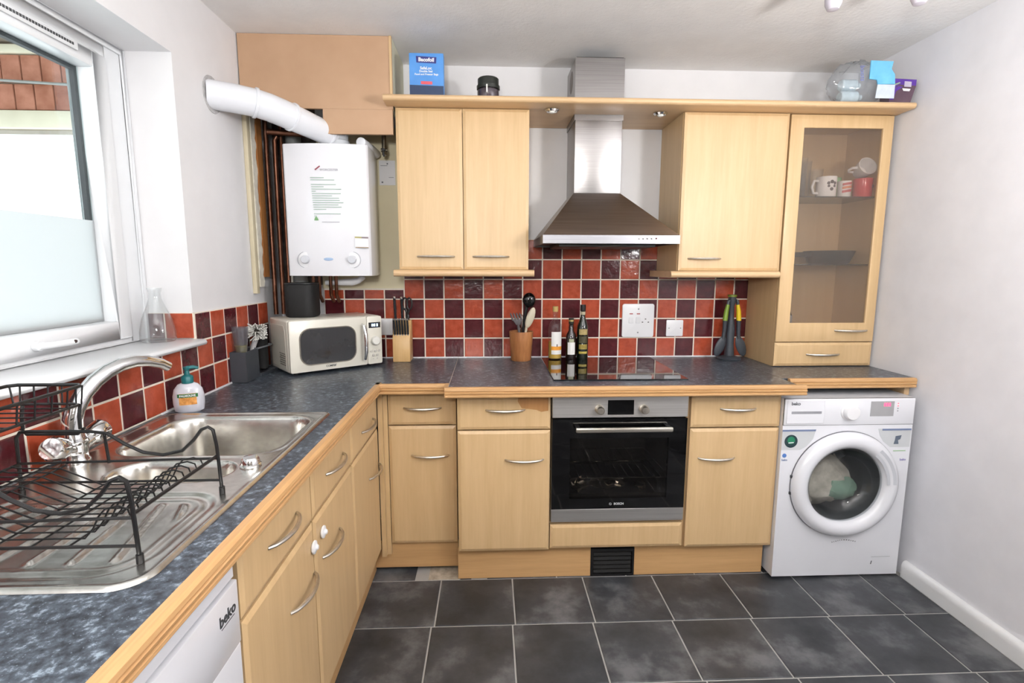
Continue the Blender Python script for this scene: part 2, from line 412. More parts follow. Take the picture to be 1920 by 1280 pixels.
def sash(y0, y1, name):
    z0, z1 = 1.150, 2.065; w = 0.062
    s = MB(); rect_frame(s, y0, y1, z0, z1, w, -0.235, -0.153, w, 0.052)
    so = obj(name, s, M_upvc, window, bevel=0.006)
    g = MB(); rect_frame(g, y0 + w - 0.001, y1 - w + 0.001, z0 + w - 0.001, z1 - 0.051, 0.012, -0.222, -0.2065)
    obj('gasket', g, mat('dark_gasket', (24, 27, 34), 0.6, var=3), so)
    obj('pane', MB().box(-0.206, -0.202, y0 + w, y1 - w, z0 + w, z1 - 0.052), M_pane, so)
    obj('frosted_film', MB().box(-0.2015, -0.2005, y0 + w + .002, y1 - w - .002, z0 + w + .001, 1.541), M_film, so)
    return so
s1 = sash(-1.698, -0.938, 'sash')
sash(-2.462, -1.782, 'sash')
v = MB(); v.box(-0.153, -0.146, -1.62, -1.065, 2.036, 2.062)
vo = obj('trickle_vent', v, M_upvc, s1, bevel=0.003)
sl = MB(); yy = -1.60
while yy < -1.09: sl.box(-0.147, -0.1452, yy, yy + 0.0072, 2.0455, 2.0530); yy += 0.0098
obj('vent_slots', sl, mat('vent_shadow', (70, 72, 74), 0.7), s1)['kind'] = 'stuff'
hd = MB(); hd.tube([(-0.152, -1.337, 1.178), (-0.138, -1.337, 1.178)], 0.014, 14)
hd.tube([(-0.138, -1.345, 1.178), (-0.130, -1.31, 1.177), (-0.128, -1.25, 1.176), (-0.130, -1.222, 1.176)], [0.010, 0.009, 0.010, 0.009], 12)
ho = obj('window_handle', hd, M_upvc, s1)
obj('lock_button', MB().ball((-0.1215, -1.238, 1.177), 0.006, 10, (0.5, 1.6, 0.9)), mat('brass_lock', (60, 40, 34), 0.4), s1)
si = [(-0.165, 1.107), (0.030, 1.107), (0.040, 1.110), (0.044, 1.118), (0.040, 1.126), (0.030, 1.130), (-0.165, 1.130)]
obj('window_sill', MB().prism(si, -2.556, YR - 0.001, 'y'), M_upvc, window, bevel=0.0015)

# porch seen through the glass ----------------------------------------
porch = struct(obj('wall_outside', MB().box(-3.6, -0.32, 0.62, 0.72, 2.20, 2.72), mat('mortar', (150, 140, 128), 0.9)))
M_brick = mat('red_brick', (176, 112, 90), 0.85, var=26, vscale=(9, 9, 9), bmp=0.4, bscale=60, rnd=True)
bme = None
for rr, (z0, z1) in enumerate(((2.310, 2.463), (2.467, 2.624))):
    x = -0.36 - (0.06 if rr else 0.0)
    while x > -3.4:
        b = MB().box(x - 0.1065, x, 0.60, 0.63, z0 + 0.004, z1 - 0.004)
        obj('brick', b, M_brick, porch, bevel=0.003, seg=1); x -= 0.1135
obj('lintel_beam', MB().box(-3.6, -0.32, 0.585, 0.66, 2.2075, 2.3075), mat('cream_beam', (228, 222, 200), 0.6), porch, bevel=0.004)
obj('fascia_strip', MB().box(-3.6, -0.32, 0.585, 0.66, 2.628, 2.674), mat('cream_beam', (228, 222, 200), 0.6), porch, bevel=0.004)
obj('overflow_pipe', MB().tube([(-3.4, 0.55, 2.52), (-1.9, 0.55, 2.47), (-1.2, 0.55, 2.435)], 0.008, 8), mat('grey_cable', (150, 154, 154), 0.5), porch)
soffit = struct(obj('ceiling_porch', MB().box(-3.6, -0.305, -3.2, 0.72, 2.69, 2.75), mat('porch_soffit', (120, 112, 102), 0.85)))

# ================================================================== FITTED KITCHEN
def front(axis, plane, a0, a1, z0, z1, th=0.02, ch=0.013, dep=0.005):
    """bevelled slab door: axis '-y' faces -y at y=plane, '+x' faces +x at x=plane"""
    def P(a, o, z): return (a, plane + o, z) if axis == '-y' else (plane - o, a, z)
    L = [(a0, z0), (a1, z0), (a1, z1), (a0, z1)]; I = [(a0 + ch, z0 + ch), (a1 - ch, z0 + ch), (a1 - ch, z1 - ch), (a0 + ch, z1 - ch)]
    V = [P(a, th, z) for a, z in L] + [P(a, dep, z) for a, z in L] + [P(a, 0, z) for a, z in I]
    F = [(0, 1, 2, 3)] + [(i, (i + 1) % 4, 4 + (i + 1) % 4, 4 + i) for i in range(4)] + [(4 + i, 4 + (i + 1) % 4, 8 + (i + 1) % 4, 8 + i) for i in range(4)] + [(8, 9, 10, 11)]
    return MB().add(V, F)
def handle(parent, axis, plane, a0, a1, z, out=0.028):
    pts = []; rs = []; n = 14
    for i in range(n + 1):
        t = i / n; a = a0 + (a1 - a0) * t; o = out * math.sin(PI * t) ** 0.62 if 0 < t < 1 else -0.001
        pts.append((a, plane - o, z) if axis == '-y' else (plane + o, a, z)); rs.append(0.0042 + 0.0018 * math.sin(PI * t))
    return obj('handle', MB().tube(pts, rs, 8), M_handle, parent)
def open_carcass(x0, x1, y0, y1, z0, z1, axis='-y', t=0.016):
    m = MB()
    if axis == '-y':
        m.box(x0, x0 + t, y0, y1, z0, z1); m.box(x1 - t, x1, y0, y1, z0, z1); m.box(x0 + t, x1 - t, y0, y1, z0, z0 + t); m.box(x0 + t, x1 - t, y0, y1, z1 - t, z1); m.box(x0 + t, x1 - t, y1 - 0.008, y1, z0 + t, z1 - t)
    else:
        zs_ = 0.722
        m.box(x0, x1, y0, y0 + t, z0, zs_); m.box(x0, x1, y1 - t, y1, z0, zs_); m.box(x0, x1, y0 + t, y1 - t, z0, z0 + t); m.box(x1 - 0.012, x1, y0, y1, z1 - 0.05, z1); m.box(x0, x0 + .008, y0 + t, y1 - t, z0 + t, zs_)
    return m

# base units on the back wall -----------------------------------------
def base_unit_y(label, x0, x1, plane, hd_drawer, hd_door, zs=(0.151, 0.700, 0.7065, 0.862), group='base units'):
    t = thing('base_cabinet', label, 'cabinet', ((x0 + x1) / 2, plane / 2, 0.0), group=group)
    obj('body', open_carcass(x0, x1, plane + 0.0205, -0.02, 0.148, 0.867), M_beech_in, t)
    d = obj('door', front('-y', plane, x0 + .001, x1 - .001, zs[0], zs[1]), M_beech, t, smooth=20); handle(d, '-y', plane, *hd_door)
    w = obj('drawer', front('-y', plane, x0 + .001, x1 - .001, zs[2], zs[3]), M_beech, t, smooth=20); handle(w, '-y', plane, *hd_drawer)
    return t
base_unit_y('narrow beech base cabinet in the inner corner, door and drawer', 0.640, 0.938, -0.554, (0.710, 0.872, 0.782), (0.740, 0.904, 0.566))
c4 = base_unit_y('beech base cabinet with door and drawer just left of the oven', 0.947, 1.346, -0.637, (1.070, 1.234, 0.7925), (1.152, 1.317, 0.571))
wm_ = MB().add([(1.21, -0.6374, 0.86), (1.336, -0.6374, 0.86), (1.336, -0.6374, 0.788), (1.306, -0.6374, 0.783), (1.285, -0.6374, 0.792), (1.222, -0.6374, 0.800), (1.205, -0.6374, 0.83)], [(0, 1, 2, 3, 4, 5, 6)])
obj('water_stain', wm_, wood('stained_beech', (176, 126, 78), (196, 146, 94), (26, 26, 1.6)), c4, smooth=0)
base_unit_y('beech base cabinet with door and drawer between oven and washing machine', 1.957, 2.354, -0.637, (2.085, 2.241, 0.789), (1.998, 2.158, 0.568))
t = thing('oven_housing', 'beech oven housing with a plain panel under the oven', 'cabinet', (1.647, -0.3, 0))
hm = MB(); hm.box(1.3485, 1.3515, -0.60, -0.02, 0.148, 0.867); hm.box(1.9435, 1.9555, -0.615, -0.02, 0.148, 0.867); hm.box(1.3515, 1.9435, -0.60, -0.02, 0.148, 0.160); hm.box(1.3515, 1.9435, -0.612, -0.02, 0.262, 0.275)
obj('body', hm, M_beech_in, t)
obj('lower_panel', front('-y', -0.637, 1.3505, 1.9425, 0.157, 0.2675), M_beech, t, smooth=20)
# base units on the left wall -----------------------------------------
XP = 0.600
def base_unit_x(label, y0, y1, hd_drawer, hd_door, knob=None):
    t = thing('base_cabinet', label, 'cabinet', (0.3, (y0 + y1) / 2, 0), group='base units under the sink run')
    obj('body', open_carcass(0.03, XP - 0.0205, y0, y1, 0.142, 0.867, '+x'), M_beech_in, t)
    d = obj('door', front('+x', XP, y0 + .001, y1 - .001, 0.135, 0.698), M_beech, t, smooth=20); handle(d, '+x', XP, *hd_door)
    w = obj('drawer', front('+x', XP, y0 + .001, y1 - .001, 0.705, 0.862), M_beech, t, smooth=20); handle(w, '+x', XP, *hd_drawer)
    if knob:
        k = MB().lathe([(0.0, 0.0), (0.014, 0.0), (0.0185, 0.004), (0.018, 0.008), (0.009, 0.011), (0.006, 0.016), (0.0, 0.018)], (XP, knob[0], knob[1]), 20, 'x')
        obj('child_lock', k, M_white, d)
    return t
base_unit_x('beech base cabinet under the sink run next to the white dishwasher', -1.840, -1.424, (-1.7105, -1.540, 0.783), (-1.613, -1.436, 0.558), (-1.4416, 0.634))
base_unit_x('middle beech base cabinet of the sink run, round white child lock', -1.420, -1.010, (-1.299, -1.116, 0.784), (-1.364, -1.189, 0.558), (-1.3622, 0.637))
base_unit_x('beech base cabinet of the sink run beside the corner post', -1.006, -0.577, (-0.859, -0.668, 0.770), (-0.768, -0.590, 0.546))
tag(obj('corner_post', MB().box(0.6005, 0.620, -0.576, -0.545, 0.10, 0.866).box(0.6205, 0.6385, -0.556, -0.540, 0.10, 0.866), M_beech, loc=(0.61, -0.56, 0.1)), 'beech corner post filling the gap between the cabinet runs', 'post')
# plinths ---------------------------------------------------------------
def plinth(label, *b):
    tag(obj('plinth_board', MB().box(*b), M_plinth, bevel=0.001, seg=1, loc=((b[0] + b[1]) / 2, (b[2] + b[3]) / 2, 0)), label, 'plinth', 'plinth boards')
plinth('beech plinth board in the recessed inner corner', 0.5605, 0.940, -0.532, -0.514, 0.022, 0.145)
plinth('long beech plinth board left of the black floor vent', 0.9415, 1.5415, -0.600, -0.582, 0.0005, 0.146)
plinth('beech plinth board right of the black floor vent', 1.7415, 2.338, -0.600, -0.582, 0.0005, 0.146)
plinth('beech plinth board under the sink run cabinets', 0.541, 0.559, -1.838, -0.515, 0.0005, 0.132)
t = thing('plinth_vent', 'black slatted vent grille in the plinth below the oven', 'vent', (1.6415, -0.59, 0))
obj('frame', MB().box(1.5425, 1.5515, -0.603, -0.585, 0.001, 0.132).box(1.7315, 1.7405, -0.603, -0.585, 0.001, 0.132).box(1.5515, 1.7315, -0.603, -0.585, 0.001, 0.010).box(1.5515, 1.7315, -0.603, -0.585, 0.118, 0.132), M_black, t)
obj('backing', MB().box(1.5515, 1.7315, -0.588, -0.584, 0.010, 0.118), M_dark, t)
sp_ = obj('slat', MB().prism([(-0.602, 0.0), (-0.599, 0.0), (-0.590, 0.011), (-0.593, 0.011)], 1.556, 1.727, 'x'), mat('matt_black_slat', (10, 10, 10), 0.8, var=1), t)
sp_.location = (0, 0, 0.016)
for i in range(1, 5): share('slat', sp_, t, (0, 0, 0.016 + i * 0.0205))

# worktops --------------------------------------------------------------
WT, WB = 0.910, 0.872
PROF = [(0.0, WB - 0.004), (0.018, WB - 0.004), (0.021, WB), (0.021, WB + .006), (0.016, WB + .009), (0.021, WB + .012), (0.0225, WB + .018), (0.018, WB + .021), (0.022, WB + .025), (0.021, WB + .033), (0.015, WB + .039), (0.0, WB + .039)]
def edging(label_parent, axis, plane, a0, a1, s0=0.0, s1=0.0):
    if axis == '-y':
        pr = [(plane - o, z) for o, z in PROF]
        m = MB().prism(pr, a0, a1, 'x', lambda p: s0 * (plane - p[0]), lambda p: s1 * (plane - p[0]))
        return obj('wood_edging', m, M_trim_x, label_parent, smooth=30)
    pr = [(plane + o, z) for o, z in PROF]
    m = MB().prism(pr, a0, a1, 'y', lambda p: s0 * (p[0] - plane), lambda p: s1 * (p[0] - plane))
    return obj('wood_edging', m, M_trim_y, label_parent, smooth=30)
def worktop(label, boxes, loc):
    t = thing('worktop', label, 'worktop', loc, group='worktop pieces')
    m = MB()
    for b in boxes: m.box(*b, WB, WT)
    obj('slab', m, M_worktop, t, smooth=0); return t
SX0, SX1, SY0, SY1 = 0.052, 0.532, -2.030, -1.105   # cut-out for the sink
wl = worktop('speckled blue grey worktop of the sink run under the window', [(0.003, 0.611, SY1, -0.6175), (0.003, SX0, SY0, SY1), (SX1, 0.611, SY0, SY1), (0.003, 0.611, -2.75, SY0)], (0.3, -1.6, WB))
edging(wl, '+x', 0.611, -2.75, -0.6175)
wc = worktop('speckled worktop corner piece under the microwave', [(0.003, 0.611, -0.6165, -0.0035), (0.611, 0.9165, -0.637, -0.0035)], (0.45, -0.3, WB))
edging(wc, '-y', -0.637, 0.611, 0.9165, 0.0, -0.9)
obj('wood_edging', MB().box(0.611, 0.6325, -0.637, -0.6175, WB - 0.004, WT + .001), M_trim_y, wc)
wh = worktop('speckled worktop piece holding the hob, jutting further forward', [(0.9175, 2.374, -0.708, -0.0035)], (1.64, -0.35, WB))
edging(wh, '-y', -0.708, 0.900, 2.402, 0.2, 0.2)
obj('joint_strip', MB().box(0.9170, 0.9185, -0.706, -0.006, WT, WT + 0.0012), mat('pale_joint', (200, 190, 172), 0.6), wh)
obj('wood_edging', MB().box(0.900, 0.9175, -0.708, -0.660, WB - .004, WT + .001), M_trim_y, wh)
wr = worktop('speckled worktop piece above the washing machine by the right wall', [(2.375, 2.980, -0.586, -0.0035)], (2.68, -0.3, WB))
edging(wr, '-y', -0.586, 2.403, 2.979)
obj('support_batten', MB().box(2.955, 2.978, -0.57, -0.02, WB - 0.045, WB), M_beech_h, wr)
obj('sealant', MB().box(0.2235, 0.9165, -0.0085, -0.0038, WT, WT + .006).box(0.0038, 0.0085, -0.616, -0.20, WT, WT + .006), M_white, wc)
obj('sealant', MB().box(0.919, 2.374, -0.0085, -0.0038, WT, WT + .006), M_white, wh)
obj('sealant', MB().box(0.0038, 0.0085, -1.08, -0.618, WT, WT + .006), M_white, wl)

# wall units --------------------------------------------------------------
YW = -0.329
t = thing('wall_cabinet', 'beech two-door wall cabinet between boiler and cooker hood', 'cabinet', (0.97, -0.16, 1.38), group='wall cabinets')
obj('body', open_carcass(0.670, 1.2705, YW + 0.0205, -0.008, 1.382, 2.0975), M_beech, t)
for x0, x1, h0, h1 in ((0.6705, 0.9665, 0.755, 0.925), (0.9695, 1.2695, 1.011, 1.178)):
    d = obj('door', front('-y', YW, x0, x1, 1.3825, 2.096), M_beech, t, smooth=20); handle(d, '-y', YW, h0, h1, 1.442)
def nose(y0, z0, z1, x0, x1, n=8, back=-0.008, material=None, parent=None, name='light_rail'):
    r = (z1 - z0) / 2; pr = [(back, z0)] + [(y0 + r - r * math.sin(PI * i / n), z0 + r - r * math.cos(PI * i / n)) for i in range(n + 1)] + [(back, z1)]
    return obj(name, MB().prism(pr, x0, x1, 'x'), material or M_beech_h, parent, bevel=0)
nose(-0.352, 1.350, 1.3815, 0.646, 1.296, back=-0.20, parent=t)
t = thing('wall_cabinet', 'beech single-door wall cabinet between cooker hood and glazed cabinet', 'cabinet', (2.22, -0.16, 1.38), group='wall cabinets')
obj('body', open_carcass(1.9795, 2.4735, YW + 0.0205, -0.008, 1.378, 2.0975), M_beech, t)
d = obj('door', front('-y', YW, 1.982, 2.4725, 1.379, 2.096), M_beech, t, smooth=20); handle(d, '-y', YW, 2.026, 2.183, 1.436)
nose(-0.352, 1.346, 1.3775, 1.942, 2.466, back=-0.012, parent=t)
# tall glazed cabinet standing on the worktop
YG = -0.318
gc = thing('glazed_cabinet', 'tall beech cabinet with glass door standing on the worktop by the wall', 'cabinet', (2.73, -0.16, 0.911))
obj('body', open_carcass(2.4845, 2.976, YG + 0.0205, -0.008, 0.911, 2.0975), M_beech, gc)
obj('bottom_board', MB().box(2.5005, 2.960, YG + 0.021, -0.016, 1.018, 1.032), M_beech_in, gc)
def rect(x0, x1, z0, z1): return [(x0, z0), (x1, z0), (x1, z1), (x0, z1)]
dm = MB().ring_plate(rect(2.485, 2.976, 1.0345, 2.096), rect(2.550, 2.928, 1.127, 2.038), lambda p: (p[0], YG, p[1]), lambda p: (p[0], YG + 0.02, p[1]))
gd = obj('door', dm, M_beech, gc, bevel=0.003)
handle(gd, '-y', YG, 2.778, 2.941, 1.090)
obj('door_glass', MB().box(2.545, 2.933, YG + 0.009, YG + 0.013, 1.122, 2.043), clear_glass('hazed_cabinet_glass', (246, 243, 240), 0.07, 0.02, 0.15, (226, 219, 213)), gd)  # milky haze in the pane brightens the underlit cabinet inside
gw = obj('drawer', front('-y', YG, 2.485, 2.976, 0.9145, 1.030), M_beech, gc, smooth=20); handle(gw, '-y', YG, 2.646, 2.811, 0.972)
for z in (1.735, 1.412):
    obj('glass_shelf', MB().box(2.502, 2.958, -0.275, -0.018, z - 0.006, z), clear_glass('shelf_glass', (196, 206, 200), 0.1), gc)
# long top board over all wall units
pb = thing('top_board', 'long beech pelmet board running over all the wall cabinets', 'shelf', (1.8, -0.2, 2.098))
nose(-0.430, 2.0985, 2.1245, 0.636, 2.986, back=-0.3325, parent=pb, name='front_board')
obj('rear_board', MB().box(0.668, 1.4845, -0.332, -0.002, 2.0985, 2.1245).box(1.7185, 2.990, -0.332, -0.002, 2.0985, 2.1245).box(1.4845, 1.7185, -0.332, -0.254, 2.0985, 2.1245), M_beech_h, pb)
for x, y, lab in ((1.3715, -0.328, 'chrome downlight set in the pelmet board near the two-door cabinet'), (1.876, -0.300, 'chrome downlight with bright bulb near the single-door cabinet')):
    t = thing('downlight', lab, 'downlight', (x, y, 2.085), group='pelmet downlights')
    obj('ring', MB().lathe([(0.018, 0.012), (0.030, 0.013), (0.032, 0.009), (0.024, 0.002), (0.018, 0.004)], (x, y, 2.085), 24, close=True), M_chrome, t)
    obj('bulb', MB().lathe([(0.0, -0.006), (0.012, -0.003), (0.017, 0.006), (0.017, 0.0125)], (x, y, 2.085), 16), mat('halogen_bulb', (250, 248, 240), 0.15, var=1), t)

# ================================================================== APPLIANCES
# cooker hood -------------------------------------------------------------
hood = thing('cooker_hood', 'stainless steel chimney cooker hood above the hob', 'cooker hood', (1.61, -0.2, 1.497))
cz0, cz1, cz2 = 1.497, 1.533, 1.743
cv = [(1.319, -0.5, cz1), (1.922, -0.5, cz1), (1.922, -0.006, cz1), (1.319, -0.006, cz1), (1.489, -0.25, cz2), (1.713, -0.25, cz2), (1.713, -0.006, cz2), (1.489, -0.006, cz2)]
obj('canopy', MB().add(cv, [(0, 1, 5, 4), (1, 2, 6, 5), (2, 3, 7, 6), (3, 0, 4, 7), (4, 5, 6, 7)]), M_steel_dk, hood, smooth=0)
lip = MB().ring_plate([(1.319, -0.5), (1.922, -0.5), (1.922, -0.006), (1.319, -0.006)], [(1.325, -0.494), (1.916, -0.494), (1.916, -0.012), (1.325, -0.012)], lambda p: (p[0], p[1], cz0), lambda p: (p[0], p[1], cz1))
obj('lip', lip, steel('lip_steel', (150, 150, 154), 0.42, (3, 300, 300), 0.02), hood, smooth=0)
obj('grease_filter', MB().box(1.325, 1.916, -0.494, -0.012, cz0 + 0.010, cz0 + 0.016), mat('filter_metal', (104, 102, 98), 0.45, 0.8), hood)
obj('filter_frame', MB().box(1.40, 1.84, -0.42, -0.06, cz0 - 0.012, cz0 + 0.009), mat('filter_dark', (60, 60, 58), 0.4, 0.6), hood, bevel=0.003)
obj('lower_chimney', MB().box(1.490, 1.713, -0.25, -0.006, cz2, 2.20), M_steel, hood, bevel=0.002)
uc = MB(); U4 = [(1.4862, -0.2525), (1.7165, -0.2525), (1.7165, -0.004), (1.4862, -0.004)]
uc.ring_plate(U4, [(1.4885, -0.2505), (1.7145, -0.2505), (1.7145, -0.006), (1.4885, -0.006)], lambda p: (p[0], p[1], 2.075), lambda p: (p[0], p[1], 2.348))
obj('upper_chimney', uc, M_steel, hood, smooth=0)
obj('dark_opening', MB().box(1.492, 1.711, -0.247, -0.008, 2.21, 2.3525), M_dark, hood)  # dark box painted as the shade in the open chimney top
sv = MB().lathe([(0.0, 0.0), (0.050, 0.0), (0.052, 0.001), (0.0, 0.0015)], (1.4858, -0.135, 2.275), 28, 'x')
obj('side_vent', sv, mat('vent_grey', (120, 112, 108), 0.5), hood)
for i in range(4):
    obj('push_button', MB().lathe([(0.0, 0.006), (0.0038, 0.005), (0.0042, 0.0)], (1.741 + i * 0.0185, -0.5, 1.5195), 12, 'y'), M_chrome, hood)
obj('indicator_light', MB().lathe([(0.0, 0.004), (0.003, 0.003), (0.0034, 0.0)], (1.817, -0.5, 1.5195), 12, 'y'), mat('dark_red', (90, 24, 30), 0.3), hood)

# hob --------------------------------------------------------------------
tag(obj('hob', MB().box(1.361, 1.951, -0.604, -0.046, WT + 0.0003, WT + 0.0058), M_blackglass, bevel=0.0012, seg=1, loc=(1.656, -0.32, WT)), 'black glass ceramic hob set on the worktop above the oven', 'hob')

# oven -------------------------------------------------------------------
ov = thing('oven', 'built-in steel oven with black glass door between beech cabinets', 'oven', (1.648, -0.35, 0.2815))
oc = MB().box(1.3535, 1.9425, -0.638, -0.600, 0.755, 0.8665)
M_ovs = steel('oven_steel', (208, 206, 203), 0.46, (3, 300, 300), 0.02)
cp = obj('control_panel', oc, M_ovs, ov, bevel=0.0015, seg=1)
for x in (1.5563, 1.7483):
    k = MB().lathe([(0.021, 0.0), (0.0205, 0.006), (0.0175, 0.008), (0.0165, 0.028), (0.014, 0.031), (0.0, 0.0315)], (x, -0.638, 0.792), 24, 'y')
    obj('knob', k, steel('knob_satin', (205, 198, 186), 0.35, (60, 60, 60), 0.01), cp)
obj('clock_display', MB().box(1.592, 1.705, -0.6392, -0.636, 0.768, 0.832), M_blackglass, cp)
dr = MB().ring_plate(rect(1.3535, 1.9425, 0.3415, 0.750), rect(1.432, 1.8635, 0.389, 0.663), lambda p: (p[0], -0.638, p[1]), lambda p: (p[0], -0.616, p[1]))
dO = obj('door', dr, M_blackglass, ov, smooth=0)
obj('door_window', MB().box(1.4315, 1.864, -0.6375, -0.634, 0.3885, 0.6635), clear_glass('oven_window', (218, 214, 210), 0.09), dO)
obj('base_strip', MB().box(1.3535, 1.9425, -0.638, -0.612, 0.282, 0.3405), M_ovs, ov, bevel=0.001, seg=1)
hb = MB().box(1.449, 1.866, -0.684, -0.668, 0.7015, 0.722)
ho_ = obj('handle', hb, steel('handle_satin', (214, 208, 196), 0.34, (3, 200, 200), 0.01), dO, bevel=0.005)
obj('handle_posts', MB().box(1.452, 1.470, -0.669, -0.636, 0.707, 0.719).box(1.845, 1.863, -0.669, -0.636, 0.707, 0.719), M_black, dO)
cav = MB().box(1.400, 1.404, -0.612, -0.20, 0.366, 0.696).box(1.892, 1.896, -0.612, -0.20, 0.366, 0.696).box(1.404, 1.892, -0.612, -0.20, 0.366, 0.370).box(1.404, 1.892, -0.612, -0.20, 0.692, 0.696).box(1.404, 1.892, -0.204, -0.20, 0.370, 0.692)
obj('cavity', cav, mat('oven_enamel', (62, 63, 64), 0.3, var=6), ov)
wr_ = MB()
for i in range(14): wr_.cyl((1.41 + i * 0.0365, -0.60, 0.47), (1.41 + i * 0.0365, -0.22, 0.47), 0.0016, 6)
for y in (-0.60, -0.40, -0.22): wr_.cyl((1.404, y, 0.4685), (1.892, y, 0.4685), 0.0022, 6)
obj('wire_shelf', wr_, M_chrome, ov)
obj('tray', MB().box(1.406, 1.890, -0.605, -0.22, 0.378, 0.384).box(1.406, 1.890, -0.609, -0.604, 0.378, 0.400), mat('oven_tray', (40, 40, 42), 0.4, 0.4), ov)
def crumple(name, c, s, seed, material, label, cat, n=22, amp=0.35, loc=None, sub=10):
    rnd = random.Random(seed); m = MB(); vs_ = []
    m.ball(c, 1.0, n, s)
    m.v = [(p[0] + s[0] * amp * rnd.uniform(-.5, .5), p[1] + s[1] * amp * rnd.uniform(-.5, .5), p[2] + s[2] * amp * rnd.uniform(-.5, .5) if p[2] > c[2] - s[2] * .8 else p[2]) for p in m.v]
    return tag(obj(name, m, material, loc=(c[0], c[1], c[2] - s[2]), doubles=False), label, cat)
M_foil = steel('foil', (220, 216, 206), 0.22, (40, 40, 40), 0.05)
crumple('foil_lump', (1.490, -0.53, 0.410), (0.042, 0.04, 0.024), 3, M_foil, 'crumpled foil ball on the oven tray, left side', 'foil', 14, 0.7)
crumple('foil_lump', (1.63, -0.50, 0.402), (0.085, 0.05, 0.016), 5, M_foil, 'flat crumpled foil sheet in the middle of the oven tray', 'foil', 16, 0.6)
crumple('foil_lump', (1.775, -0.54, 0.405), (0.028, 0.03, 0.018), 9, M_foil, 'small foil twist on the oven tray, right side', 'foil', 12, 0.6)
lettering('brand_lettering', 'BOSCH', 0.0135, mat('print_grey', (196, 198, 200), 0.5), dO, (1.652, -0.6384, 0.3635), (1, 0, 0), (0, 0, 1), bold=0.0004)
rg = MB().lathe([(0.0055, 0.0), (0.0055, 0.0005), (0.0045, 0.0005), (0.0045, 0.0)], (1.615, -0.6382, 0.3635), 20, 'y', close=True)
rg.box(1.6125, 1.6175, -0.6387, -0.6382, 0.3630, 0.3640)
obj('brand_emblem', rg, mat('print_grey', (196, 198, 200), 0.5), dO)

# washing machine ------------------------------------------------------------
wm = thing('washing_machine', 'white front-loading washing machine beside the right wall', 'washing machine', (2.645, -0.36, 0))
X0, X1, Y0, Y1, Z0, Z1 = 2.356, 2.9385, -0.652, -0.06, 0.012, 0.836
DC = (2.648, 0.447)
sh = MB().add([(X0, Y0, Z0), (X1, Y0, Z0), (X1, Y1, Z0), (X0, Y1, Z0), (X0, Y0, Z1), (X1, Y0, Z1), (X1, Y1, Z1), (X0, Y1, Z1)],
              [(0, 3, 2, 1), (4, 5, 6, 7), (1, 2, 6, 5), (2, 3, 7, 6), (3, 0, 4, 7)])
obj('cabinet_shell', sh, M_enamel, wm, smooth=0)
N = 64; inn = [(DC[0] + 0.205 * math.cos(2 * PI * i / N), DC[1] + 0.205 * math.sin(2 * PI * i / N)) for i in range(N)]
outp = []
for i in range(N):
    dx, dz = math.cos(2 * PI * i / N), math.sin(2 * PI * i / N); s = 9
    if dx > 1e-6: s = min(s, (X1 - DC[0]) / dx)
    if dx < -1e-6: s = min(s, (X0 - DC[0]) / dx)
    if dz > 1e-6: s = min(s, (0.716 - DC[1]) / dz)
    if dz < -1e-6: s = min(s, (Z0 - DC[1]) / dz)
    outp.append([DC[0] + dx * s, DC[1] + dz * s])
for cx_, cz_ in ((X0, Z0), (X1, Z0), (X1, 0.716), (X0, 0.716)):
    i = min(range(N), key=lambda q: (outp[q][0] - cx_) ** 2 + (outp[q][1] - cz_) ** 2); outp[i] = [cx_, cz_]
obj('front_panel', MB().ring_plate(outp, inn, lambda p: (p[0], Y0 - 0.004, p[1]), lambda p: (p[0], Y0, p[1])), M_enamel, wm, smooth=0)
pp = obj('control_panel', MB().box(X0 + .001, X1 - .001, Y0 - 0.008, Y0, 0.7175, Z1 - 0.001), M_enamel, wm, bevel=0.004)
YP = Y0 - 0.008
dd = obj('detergent_drawer', MB().box(2.366, 2.532, YP - 0.003, YP, 0.726, 0.828), M_enamel, wm, bevel=0.002, seg=1)
obj('drawer_grip', MB().box(2.386, 2.519, YP - 0.0036, YP - 0.002, 0.770, 0.781), mat('grip_shadow', (150, 150, 156), 0.6), dd)
kb = MB().lathe([(0.040, 0.0), (0.040, 0.003), (0.033, 0.006), (0.032, 0.022), (0.029, 0.026), (0.0, 0.027)], (2.646, YP, 0.777), 32, 'y')
obj('programme_knob', kb, M_white, wm)
obj('display', MB().box(2.738, 2.842, YP - 0.0012, YP, 0.756, 0.822), mat('display_grey', (168, 168, 170), 0.3), wm)
dg = MB()
for i in range(3): dg.box(2.796 + i * 0.011, 2.803 + i * 0.011, YP - 0.0018, YP - 0.0012, 0.800, 0.815)
obj('display_digits', dg, mat('red_led', (255, 70, 100), 0.4, emit=(255, 60, 100), estr=2.5), wm)
for i in range(4):
    obj('status_light', MB().ball((2.860, YP - 0.0005, 0.812 - i * 0.011), 0.0032, 8, (1.2, .4, .8)), mat('red_led_soft', (255, 120, 130), 0.4, emit=(255, 80, 100), estr=1.2) if i < 2 else mat('led_off', (150, 150, 155), 0.5), wm)
door = obj('door', MB().lathe([(0.168, 0.006), (0.172, 0.024), (0.190, 0.038), (0.212, 0.040), (0.232, 0.030), (0.240, 0.014), (0.240, 0.002), (0.168, 0.002)], (DC[0], Y0 - 0.004, DC[1]), 64, 'y', close=True), M_enamel, wm)
obj('door_seal_line', MB().lathe([(0.2425, 0.0), (0.2425, 0.004), (0.238, 0.004), (0.238, 0.0)], (DC[0], Y0 - 0.004, DC[1]), 64, 'y', close=True), mat('seal_grey', (112, 112, 118), 0.6), wm)
